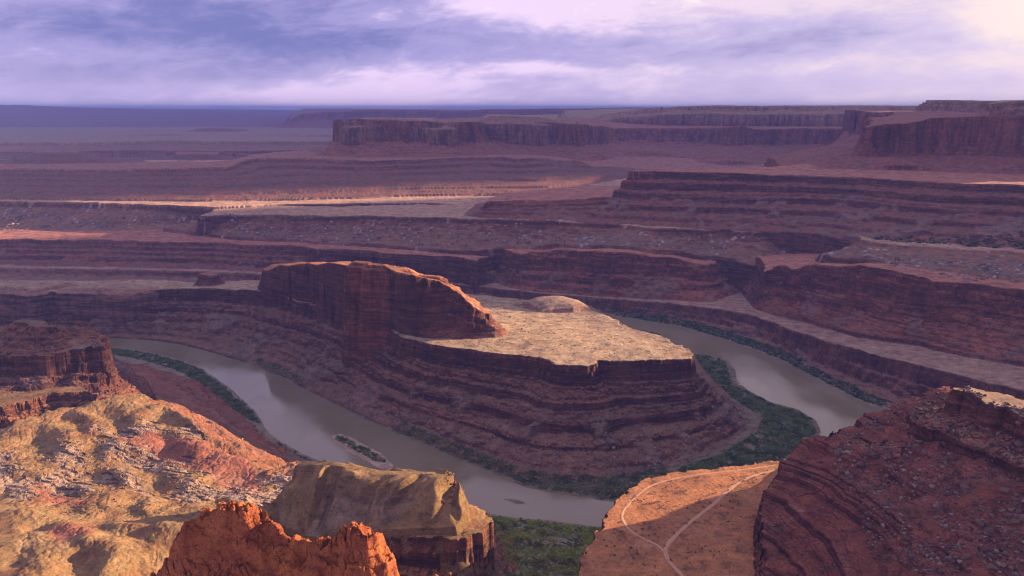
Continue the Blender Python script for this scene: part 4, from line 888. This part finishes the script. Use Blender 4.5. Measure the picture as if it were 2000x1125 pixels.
# ------------------------------------------------------------------ plants and loose rock
def inpoly(P, x, y):
    ins = np.zeros(x.shape, bool)
    for i in range(len(P)):
        ax, ay = P[i][:2]; bx, by = P[(i + 1) % len(P)][:2]
        if ay != by:
            ins ^= ((ay > y) != (by > y)) & (x - ax < (bx - ax) / (by - ay) * (y - ay))
    return ins
def scatter(poly, spacing, seed, clump=0.0, lam=40.0):
    """points over a ground polygon, about `spacing` apart; clump > 0 leaves bare patches"""
    g = np.random.default_rng(seed)
    P = np.array([p[:2] for p in poly])
    lo, hi = P.min(0), P.max(0)
    n = int((hi[0] - lo[0]) * (hi[1] - lo[1]) / spacing ** 2) + 1
    x = g.uniform(lo[0], hi[0], n); y = g.uniform(lo[1], hi[1], n)
    k = inpoly(P, x, y)
    if clump > 0:
        k &= (gnoise(x / lam, y / lam, seed) + 0.35 * gnoise(x / lam * 3, y / lam * 3, seed + 1) + g.uniform(-0.15, 0.15, n)) > (clump - 0.5)
    return x[k], y[k]

def leaf_material():
    m = bpy.data.materials.new("leaves")
    m.use_nodes = True
    N = Nodes(m.node_tree)
    t = N.n('ShaderNodeAttribute', attribute_name='leaf').outputs['Color']
    pos = N.n('ShaderNodeNewGeometry').outputs['Position']
    n = N.noise(N.mapping(pos, (0.5, 0.5, 0.5)), 1.0, 3.0, 0.6)
    c = N.mix(N.step(n, 0.35, 0.65), N.mix(0.35, t, (0.02, 0.025, 0.012)), t)
    b = N.n('ShaderNodeBsdfPrincipled', i={'Base Color': c, 'Roughness': 0.8, 'Specular IOR Level': 0.2})
    tr = N.n('ShaderNodeBsdfTranslucent', i={'Color': c})
    mx = N.n('ShaderNodeMixShader', i={0: 0.4, 1: b.outputs[0], 2: tr.outputs[0]})
    out = N.n('ShaderNodeOutputMaterial')
    N.t.links.new(mx.outputs[0], out.inputs[0])
    return m
M_LEAF = leaf_material()
def bush_shape(seed, n_leaf, flat=0.8):
    """unit bush: leaf sprays through a lobed dome; verts (n,3), tris"""
    g = np.random.default_rng(seed)
    lob = g.normal(0, 0.38, (4, 3)); lob[:, 2] = np.abs(lob[:, 2]) * 0.7
    v = []
    for k in range(n_leaf):
        c = lob[k % 4]; d = g.normal(0, 1, 3); d /= np.linalg.norm(d); d[2] = abs(d[2]) * 0.9
        p = c + d * g.uniform(0.35, 0.62); p[2] = max(p[2] * flat, 0.02) + 0.12
        a = g.normal(0, 1, 3); a /= np.linalg.norm(a); b = np.cross(a, d + g.normal(0, .6, 3)); b /= np.linalg.norm(b) + 1e-6
        s = g.uniform(0.20, 0.38)
        v += [p + a * s, p - a * s * 0.6 + b * s * 0.7, p - a * s * 0.5 - b * s * 0.7]
    v = np.array(v); v[:, 2] = np.maximum(v[:, 2], -0.1)
    return v
BUSH = [bush_shape(s, 34) for s in range(6)]
def thicket(name, label, cat, polys, spacing, size, cols, seed, clump=0.0, zmin=0.4, zmax=1e9):
    g = np.random.default_rng(seed)
    xs, ys = [], []
    for i, p in enumerate(polys):
        x, y = scatter(p, spacing, seed + i * 17, clump); xs.append(x); ys.append(y)
    x, y = np.concatenate(xs), np.concatenate(ys)
    z = ground(x, y); k = (z > zmin) & (z < zmax); x, y, z = x[k], y[k], z[k]
    vs, cs = [], []
    cols = np.array(cols)
    tone = gnoise(x / 25, y / 25, seed) * 1.6 + gnoise(x / 7, y / 7, seed + 2) * .8 + 0.5
    for i in range(len(x)):
        b = BUSH[g.integers(6)]; a = g.uniform(0, 6.283); s = size * g.choice([0.5, 0.7, 0.9, 1.15, 1.5], p=[.2, .25, .25, .2, .1]) * g.uniform(.85, 1.15)
        ca, sa = math.cos(a) * s, math.sin(a) * s
        vs.append(np.stack([b[:, 0] * ca - b[:, 1] * sa + x[i], b[:, 0] * sa + b[:, 1] * ca + y[i], b[:, 2] * s * g.uniform(.8, 1.25) + z[i] - 0.1], 1))
        w = np.clip(tone[i] + g.uniform(-.35, .35), 0, 1) * (len(cols) - 1); j = min(int(w), len(cols) - 2)
        cs.append(np.repeat((cols[j] + (cols[j + 1] - cols[j]) * (w - j))[None] * g.uniform(.8, 1.2), len(b), 0))
    v = np.concatenate(vs); c = np.concatenate(cs)
    o = mesh_np(name, v, np.arange(len(v)).reshape(-1, 3), M_LEAF, dict(leaf=c), smooth=False)
    tag(o, label, cat, None, 'stuff')
    print(name, len(x))
    return o
DKG = [(0.12, 0.16, 0.045), (0.19, 0.27, 0.07), (0.30, 0.34, 0.13)]
MXG = [(0.14, 0.16, 0.055), (0.20, 0.25, 0.075), (0.33, 0.33, 0.15), (0.38, 0.34, 0.19)]
BRG = [(0.20, 0.23, 0.05), (0.36, 0.42, 0.06), (0.52, 0.50, 0.11), (0.44, 0.58, 0.06)]  # leaves lightened, partial sunlight put into their colour
thicket('riverside_thicket', 'dark green thicket along the inside of the left river bank', 'thicket',
        [Z((196, 677, 1), (280, 688, 1), (350, 704, 1), (400, 725, 1), (440, 753, 1), (470, 779, 1), (500, 809, 1), (524, 838, 1), (515, 832, 1), (470, 812, 1), (435, 785, 1), (395, 752, 1), (340, 722, 1), (270, 702, 1), (200, 690, 1)),
         Z((524, 838, 1), (548, 857, 1), (592, 887, 1), (620, 899, 1), (606, 900, 1), (560, 880, 1), (526, 852, 1))], 3.0, 2.6, DKG, 101, 0.10)
thicket('riverside_thicket', 'narrow grey green thicket at the foot of the peninsula by the left reach', 'thicket',
        [Z((500, 714, 2), (540, 730, 2), (590, 752, 2), (592, 744, 2), (545, 718, 2), (505, 705, 2))], 3.2, 2.4, MXG, 131, 0.25)
thicket('riverside_thicket', 'long green thicket along the near foot of the peninsula', 'thicket',
        [Z((752, 836, 1), (800, 855, 1), (860, 882, 1), (920, 907, 1), (970, 928, 1), (1030, 949, 1), (1090, 962, 1), (1150, 971, 1), (1215, 980, 1), (1300, 975, 1), (1300, 915, 1), (1240, 928, 1), (1180, 934, 1), (1100, 934, 1), (1020, 922, 1), (950, 898, 1), (880, 870, 1), (830, 848, 1), (790, 836, 1))], 3.0, 2.7, MXG, 151, 0.12)
thicket('riverside_thicket', 'broad dark green thicket on the flat around the nose of the peninsula', 'thicket',
        [Z((1290, 976, 1), (1400, 950, 1), (1500, 915, 1), (1566, 878, 1), (1602, 845, 1), (1594, 823, 1), (1558, 802, 1), (1505, 787, 1), (1462, 765, 1), (1428, 752, 1), (1425, 730, 1), (1415, 706, 1), (1385, 695, 1), (1356, 694, 1), (1370, 718, 1), (1400, 752, 1), (1440, 785, 1), (1490, 815, 1), (1480, 845, 1), (1440, 870, 1), (1400, 893, 1), (1330, 915, 1))], 3.1, 2.7, DKG, 171, 0.16)
thicket('riverside_thicket', 'green strip of bushes at the foot of the far river cliff', 'thicket',
        [Z((1150, 604, 1), (1200, 617, 1), (1290, 631, 1), (1340, 640, 1), (1400, 657, 1), (1470, 680, 1), (1540, 709, 1), (1600, 741, 1), (1650, 766, 1), (1700, 790, 1), (1745, 799, 1), (1745, 789, 1), (1700, 775, 1), (1650, 752, 1), (1600, 726, 1), (1540, 694, 1), (1470, 666, 1), (1400, 645, 1), (1340, 628, 1), (1290, 620, 1), (1200, 609, 1), (1150, 598, 1))], 3.6, 3.0, [(0.08, 0.13, 0.06), (0.12, 0.22, 0.09), (0.18, 0.26, 0.11)], 191, 0.12, 0.3, 14)
thicket('riverside_thicket', 'bright yellow green thicket on the near bank beside the road mesa', 'thicket',
        [Z((940, 1000, 1), (985, 1010, 1), (1050, 1015, 1), (1110, 1022, 1), (1200, 1034, 1), (1220, 1100, 1), (1190, 1200, 1), (980, 1200, 1), (985, 1090, 1))], 2.7, 2.3, BRG, 211, 0.14, 0.3, 22)
thicket('island_bushes', 'green bushes along the top of the river island', 'bushes', [Z((648, 850, 1), (668, 848, 1), (700, 862, 1), (742, 887, 1), (756, 903, 1), (738, 903, 1), (700, 882, 1), (660, 860, 1))], 2.8, 2.5, DKG, 231)
thicket('islet_bushes', 'dark low bushes on the shoal in the far reach', 'bushes', [Z((1242, 644, 0), (1262, 647, 0), (1300, 656, 0), (1270, 652, 0))], 3.4, 2.6, DKG, 233, 0, 0.1)
thicket('bench_scrub', 'green scrub along the rim of the bench at the right edge', 'scrub', [Z((1700, 467, 231), (1850, 478, 235), (2000, 487, 238), (2080, 490, 238), (2080, 478, 238), (2000, 474, 238), (1850, 470, 236), (1720, 462, 232))], 8.0, 4.2, [(0.05, 0.07, 0.03), (0.08, 0.12, 0.05), (0.15, 0.16, 0.08)], 241, 0.3)

thicket('bench_scrub', 'sparse low scrub dotting the pale top of the peninsula', 'scrub', [Z((790, 660, 134), (950, 684, 136), (1100, 696, 136), (1300, 700, 136), (1345, 696, 135), (1290, 660, 121), (1180, 618, 104), (1000, 590, 100))], 10.0, 1.1, [(0.10, 0.10, 0.06), (0.16, 0.14, 0.09)], 251, 0.35)

# ---- single shrubs
def shrub_things(label, group, polys, spacing, n_max, size, cols, seed, clump=0.3):
    g = np.random.default_rng(seed)
    protos = []
    for k in range(4):
        b = bush_shape(seed + k, 26, 0.7)
        c = np.repeat(np.array(cols[k % len(cols)])[None], len(b), 0)
        me = mesh_np("desert_shrub", b, np.arange(len(b)).reshape(-1, 3), M_LEAF, dict(leaf=c), smooth=False)
        protos.append(me)
    xs, ys = [], []
    for i, p in enumerate(polys):
        x, y = scatter(p, spacing, seed + i, clump); xs.append(x); ys.append(y)
    x = np.concatenate(xs); y = np.concatenate(ys)
    k = g.permutation(len(x))[:n_max]; x, y = x[k], y[k]; z = ground(x, y)
    for i in range(len(x)):
        p = protos[i % 4]
        o = p if i < 4 else p.copy()
        if i >= 4: COL.objects.link(o)
        s = size * g.uniform(0.6, 1.3)
        o.location = (x[i], y[i], z[i] - 0.05); o.scale = (s, s, s * g.uniform(.8, 1.1)); o.rotation_euler = (0, 0, g.uniform(0, 6.28))
        tag(o, label, 'shrub', group)
ROADTOP = Z((1165, 1075, 150), (1190, 1020, 150), (1225, 975, 150), (1270, 945, 150), (1400, 928, 150), (1500, 915, 150), (1505, 925, 150), (1470, 1000, 150), (1455, 1100, 150), (1440, 1150, 150), (1150, 1150, 150))
shrub_things('small dark shrub dotted over the orange road mesa', 'shrubs on the road mesa', [ROADTOP], 6.0, 175, 1.5, [(0.09, 0.10, 0.05), (0.12, 0.12, 0.06), (0.07, 0.07, 0.04), (0.15, 0.13, 0.08)], 301, 0.45)
shrub_things('small green shrub among the pale ledges of the left hillside', 'shrubs on the eroded hillside', [Z((0, 900, 140), (120, 860, 140), (300, 850, 130), (400, 880, 125), (520, 940, 120), (500, 990, 125), (350, 1040, 140), (100, 1020, 145), (0, 1000, 146))], 9.0, 95, 1.6, [(0.07, 0.09, 0.04), (0.10, 0.12, 0.05), (0.06, 0.07, 0.035), (0.12, 0.13, 0.06)], 321, 0.4)
shrub_things('grey green shrub on the rubble of the dark right hill', 'shrubs on the dark hill', [Z((1900, 1020, 230), (2000, 1000, 235), (2000, 1125, 214), (1850, 1110, 205), (1900, 1060, 220))], 7.0, 26, 1.0, [(0.05, 0.06, 0.03), (0.04, 0.05, 0.025)], 331, 0.3)

# ---- loose rock
def rock_material():
    m = bpy.data.materials.new("loose rock")
    m.use_nodes = True
    N = Nodes(m.node_tree)
    inf = N.n('ShaderNodeAttribute', attribute_name='tint').outputs['Color']
    pos = N.n('ShaderNodeNewGeometry').outputs['Position']
    n = N.noise(N.mapping(pos, (0.6, 0.6, 0.9)), 1.0, 5.0, 0.65)
    c = N.mix(N.step(n, 0.35, 0.7), N.mix(0.5, inf, (0.06, 0.03, 0.025)), inf)
    b = N.n('ShaderNodeBsdfPrincipled', i={'Base Color': c, 'Roughness': 0.95, 'Specular IOR Level': 0.15})
    bp = N.n('ShaderNodeBump', i={'Strength': 0.6, 'Distance': 0.5, 'Height': n})
    N.t.links.new(bp.outputs[0], b.inputs['Normal'])
    out = N.n('ShaderNodeOutputMaterial'); N.t.links.new(b.outputs[0], out.inputs[0])
    return m
M_ROCK = rock_material()
def rock_shape(seed, sub=2):
    import bmesh
    g = np.random.default_rng(seed)
    bm = bmesh.new(); bmesh.ops.create_icosphere(bm, subdivisions=sub, radius=1.0)
    v = np.array([x.co for x in bm.verts]); f = np.array([[q.index for q in p.verts] for p in bm.faces]); bm.free()
    for k in range(9):                                    # hew flat faces
        nrm = g.normal(0, 1, 3); nrm /= np.linalg.norm(nrm); dd = g.uniform(0.5, 0.85)
        over = v @ nrm - dd
        v = v - np.maximum(over, 0)[:, None] * nrm
    v = v * (1, g.uniform(.65, .95), g.uniform(.5, .85))
    return v, f
ROCKS = [rock_shape(400 + k) for k in range(6)]
ROCKS_S = [rock_shape(450 + k, 1) for k in range(6)]
def boulder_things(label, group, polys, spacing, n_max, size, col, seed, clump=0.3):
    g = np.random.default_rng(seed)
    pr = []
    for k in range(5):
        v, f = ROCKS[k]
        pr.append(mesh_np("boulder", v, f, M_ROCK, dict(tint=np.repeat(np.array(col)[None] * g.uniform(.8, 1.15), len(v), 0)), smooth=False))
    x = []; y = []
    for i, p in enumerate(polys):
        a, b = scatter(p, spacing, seed + i, clump, 60); x.append(a); y.append(b)
    x = np.concatenate(x); y = np.concatenate(y)
    k = g.permutation(len(x))[:n_max]; x, y = x[k], y[k]; z = ground(x, y)
    for i in range(len(x)):
        p = pr[i % 5]; o = p if i < 5 else p.copy()
        if i >= 5: COL.objects.link(o)
        s = size * (0.5 + g.exponential(0.5))
        s = min(s, size * 2.2)
        o.location = (x[i], y[i], z[i] + 0.15 * s); o.scale = (s, s, s); o.rotation_euler = (g.uniform(-.4, .4), g.uniform(-.4, .4), g.uniform(0, 6.28))
        tag(o, label, 'boulder', group)
def rubble(label, polys, spacing, size, cols, seed, clump=0.3, lam=40):
    g = np.random.default_rng(seed)
    x = []; y = []
    for i, p in enumerate(polys):
        a, b = scatter(p, spacing, seed + i, clump, lam); x.append(a); y.append(b)
    x = np.concatenate(x); y = np.concatenate(y); z = ground(x, y)
    vs, fs, cs, n = [], [], [], 0
    for i in range(len(x)):
        v, f = ROCKS_S[g.integers(6)]; s = min(size * (0.4 + g.exponential(0.5)), size * 2.5); a = g.uniform(0, 6.28)
        ca, sa = math.cos(a) * s, math.sin(a) * s
        vs.append(np.stack([v[:, 0] * ca - v[:, 1] * sa + x[i], v[:, 0] * sa + v[:, 1] * ca + y[i], v[:, 2] * s + z[i] + 0.15 * s], 1)); fs.append(f + n); n += len(v)
        cs.append(np.repeat(np.array(cols[g.integers(len(cols))])[None] * g.uniform(.75, 1.25), len(v), 0))
    o = mesh_np("rubble", np.concatenate(vs), np.concatenate(fs), M_ROCK, dict(tint=np.concatenate(cs)), smooth=False)
    tag(o, label, 'rubble', None, 'stuff')
    print("rubble", len(x))
PALE_R = (0.42, 0.31, 0.26); DARK_R = (0.16, 0.085, 0.065)
boulder_things('pale boulder lying on the lower red slopes of the peninsula', 'boulders on the peninsula slopes', [Z((1000, 850, 40), (1100, 850, 45), (1250, 850, 45), (1350, 850, 40), (1380, 880, 20), (1250, 915, 12), (1100, 925, 12), (980, 900, 15)), Z((700, 790, 12), (850, 800, 40), (950, 860, 20), (850, 860, 8))], 16, 90, 2.0, PALE_R, 501, 0.35)
boulder_things('pale boulder on the red slope by the left bank', 'boulders on the left red slope', [Z((300, 840, 60), (420, 860, 30), (500, 890, 20), (480, 905, 60), (400, 880, 100))], 16, 20, 1.6, PALE_R, 521, 0.2)
rubble('pale rubble strewn over the peninsula slopes', [Z((900, 760, 80), (1100, 770, 85), (1300, 770, 90), (1380, 800, 60), (1400, 870, 20), (1250, 915, 12), (1100, 925, 12), (960, 900, 12), (800, 830, 12), (700, 780, 15))], 7.5, 1.1, [PALE_R, (0.30, 0.2, 0.16), DARK_R], 541, 0.42)
HILL = Z((1640, 840, 245), (1700, 812, 256), (1790, 778, 270), (1850, 765, 280), (1900, 820, 270), (2020, 860, 268), (2020, 1125, 214), (1800, 1125, 204), (1700, 1080, 193), (1680, 980, 212), (1620, 900, 225))
boulder_things('dark angular boulder in the rubble of the right hill', 'boulders on the dark hill', [HILL], 8.0, 170, 2.6, (0.20, 0.115, 0.085), 561, 0.36)
rubble('dark broken rubble covering the right hill', [HILL], 2.6, 1.5, [DARK_R, (0.24, 0.13, 0.095), (0.32, 0.24, 0.19), (0.10, 0.06, 0.05)], 581, 0.36, 30)
rubble('pale broken slabs strewn below the rim of the long bench', [Z((440, 430, 165), (600, 434, 170), (800, 440, 175), (900, 446, 175), (1000, 445, 185), (1100, 452, 195), (1250, 460, 192), (1450, 465, 185), (1480, 480, 165), (1300, 485, 168), (1100, 474, 168), (1000, 480, 140), (900, 484, 135), (700, 474, 125), (440, 458, 122)),
       Z((0, 402, 180), (200, 407, 180), (330, 410, 180), (420, 412, 180), (440, 425, 150), (330, 440, 120), (200, 445, 112), (0, 445, 108)),
       Z((1680, 490, 219), (1800, 500, 224), (2000, 510, 230), (2050, 540, 214), (1900, 545, 212), (1700, 512, 215))], 13, 4.6, [(0.40, 0.31, 0.28), (0.34, 0.24, 0.20), (0.46, 0.38, 0.34), (0.25, 0.13, 0.1)], 601, 0.45, 110)
rubble('dark blocks fallen at the foot of the left cliff', [Z((200, 720, 60), (240, 740, 60), (275, 775, 90), (230, 790, 118), (190, 770, 125))], 5, 1.8, [DARK_R, (0.2, 0.08, 0.06)], 621, 0.3)

rubble('broken pale and red blocks below the ledges of the left hillside', [Z((0, 880, 146), (120, 850, 140), (300, 835, 132), (400, 870, 126), (540, 950, 122), (500, 995, 125), (300, 1000, 130), (60, 1010, 144))], 4.5, 0.8, [(0.36, 0.25, 0.18), (0.26, 0.10, 0.06), (0.30, 0.17, 0.10)], 641, 0.42, 40)
rubble('red blocks fallen below the cliff of the yellow domes', [Z((880, 960, 140), (960, 1010, 100), (1000, 1060, 30), (1010, 1120, 20), (940, 1125, 60), (860, 1125, 90))], 5, 1.6, [(0.28, 0.09, 0.05), (0.22, 0.07, 0.04)], 661, 0.3)
# ---- the dirt road
def road():
    main = Z((1345, 1140, 150), (1332, 1122, 150), (1312, 1102, 150), (1299, 1084, 150), (1298, 1070, 150), (1318, 1047, 150), (1358, 1011, 150), (1393, 986, 150), (1418, 961, 150), (1448, 939, 150), (1480, 926, 150), (1520, 916, 150))
    loop = Z((1299, 1080, 150), (1290, 1066, 150), (1265, 1055, 150), (1238, 1044, 150), (1222, 1028, 150), (1212, 1010, 150), (1217, 996, 150), (1236, 975, 150), (1258, 956, 150), (1280, 944, 150), (1320, 934, 150), (1380, 926, 150), (1440, 919, 150), (1478, 914, 150), (1520, 907, 150))
    m = bpy.data.materials.new("packed red dirt"); m.use_nodes = True
    N = Nodes(m.node_tree)
    pos = N.n('ShaderNodeNewGeometry').outputs['Position']
    n = N.noise(N.mapping(pos, (0.3, 0.3, 0.3)), 1.0, 5.0, 0.6)
    c = N.mix(n, (0.50, 0.25, 0.14), (0.58, 0.33, 0.20))
    b = N.n('ShaderNodeBsdfPrincipled', i={'Base Color': c, 'Roughness': 0.95, 'Specular IOR Level': 0.1})
    out = N.n('ShaderNodeOutputMaterial'); N.t.links.new(b.outputs[0], out.inputs[0])
    root = None
    vs, fs, n0 = [], [], 0
    for j, (pl, wd) in enumerate(((main, 2.5), (loop, 1.7))):
        P = np.array(pl)[:, :2]
        # smooth curve through the points
        t = np.concatenate([[0], np.cumsum(np.hypot(*np.diff(P, axis=0).T))])
        tt = np.arange(0, t[-1], 2.0)
        x = np.interp(tt, t, P[:, 0]); y = np.interp(tt, t, P[:, 1])
        ker = np.ones(9) / 9
        for _ in range(2):
            x = np.convolve(np.pad(x, 4, mode='edge'), ker, 'valid'); y = np.convolve(np.pad(y, 4, mode='edge'), ker, 'valid')
        dx, dy = np.gradient(x), np.gradient(y); l = np.hypot(dx, dy); nx, ny = -dy / l, dx / l
        wv = wd * (1 + 0.45 * gnoise(tt / 18, tt * 0 + 3.3 + j, 77))
        offs = np.linspace(-1, 1, 7)
        gx = x[:, None] + nx[:, None] * offs * wv[:, None]; gy = y[:, None] + ny[:, None] * offs * wv[:, None]
        gz = ground(gx.ravel(), gy.ravel()).reshape(gx.shape)
        gz = np.median(gz, axis=1, keepdims=True) * 0.6 + gz * 0.4
        gz = gz + 0.22 + 0.02 * j - 0.35 * np.abs(offs) ** 6 
        v = np.stack([gx, gy, gz], -1).reshape(-1, 3)
        k = np.arange(len(v)).reshape(gx.shape)
        f = np.stack([k[:-1, :-1], k[1:, :-1], k[1:, 1:], k[:-1, 1:]], -1).reshape(-1, 4)
        o = mesh_np("dirt_road", v, f, m)
        tag(o, ('main dirt road running straight across the orange mesa top', 'narrow loop of dirt track round the rim of the orange mesa')[j], 'dirt road', None, 'structure')
road()
print("dressed", round(time.time() - T0, 1))

SHADE_CLOUDS = [(-2100, -1270, 195, 560, 14000, 49), (-3545, -2150, -450, 600, 14000, 41), (-5700, -3960, -900, 700, 22000, 47), (-9800, -5500, -1300, 900, 44000, 43), (-45000, -9300, -5000, 4500, 140000, 45)]
# ------------------------------------------------------------------ unseen clouds added to the right, sized to shade parts of the land
def shade_cloud(a0, a1, b0, b1, dist, seed):
    e1 = np.array((math.cos(rad(SUN_AZ)), -math.sin(rad(SUN_AZ)), 0.0)); sv = np.array((SX, SY, SZ)); e2 = np.cross(e1, sv); e2 = e2 * (1 if e2[2] > 0 else -1)
    c = (a0 + a1) / 2 * e1 + (b0 + b1) / 2 * e2 + dist * sv
    import bmesh
    bm = bmesh.new()
    bmesh.ops.create_icosphere(bm, subdivisions=5, radius=1.0)
    v = np.array([x.co for x in bm.verts]); f = np.array([[q.index for q in p.verts] for p in bm.faces]); bm.free()
    rr = 1 + 0.35 * fbm(v[:, 0] * 3 + v[:, 2] * 2, v[:, 1] * 3 + v[:, 2], 1.6, 5, seed)
    v = v * rr[:, None]
    hgt = (b1 - b0) / 2
    v = v[:, :1] * e1 * ((a1 - a0) / 2) + v[:, 1:2] * np.array((SX, SY, 0)) * hgt * 1.6 + v[:, 2:3] * np.array((0, 0, 1)) * hgt + c
    m = bpy.data.materials.get("cloud vapour")
    if m is None:
        m = bpy.data.materials.new("cloud vapour"); m.use_nodes = True
        m.node_tree.nodes['Principled BSDF'].inputs['Base Color'].default_value = (0.8, 0.8, 0.82, 1)
        m.node_tree.nodes['Principled BSDF'].inputs['Roughness'].default_value = 1.0
    o = mesh_np("cloud", v, f, m)
    tag(o, 'grey evening cloud bank low in the sky to the right', 'cloud', 'evening cloud banks', 'stuff')
for q in SHADE_CLOUDS:
    shade_cloud(*q)

# ------------------------------------------------------------------ the air
def haze():
    import bmesh
    bm = bmesh.new()
    bmesh.ops.create_cube(bm, size=1.0)
    o = bpy.data.objects.new("haze", bpy.data.meshes.new("haze")); bm.to_mesh(o.data); bm.free()
    COL.objects.link(o)
    z0, z1 = -12.0, 742.0
    o.scale = (150000, 132000, z1 - z0); o.location = (0, 0, (z0 + z1) / 2)
    m = bpy.data.materials.new("evening haze"); m.use_nodes = True
    N = Nodes(m.node_tree)
    vol = N.n('ShaderNodeVolumePrincipled', i={'Color': HAZE_COL, 'Density': HAZE, 'Anisotropy': -0.75})
    out = N.n('ShaderNodeOutputMaterial')
    N.t.links.new(vol.outputs[0], out.inputs['Volume'])
    o.data.materials.append(m)
    tag(o, 'blue evening haze lying over the canyon country', 'haze', None, 'stuff')
HAZE, HAZE_COL = 3.5e-5, (0.34, 0.47, 1.0, 1)
haze()
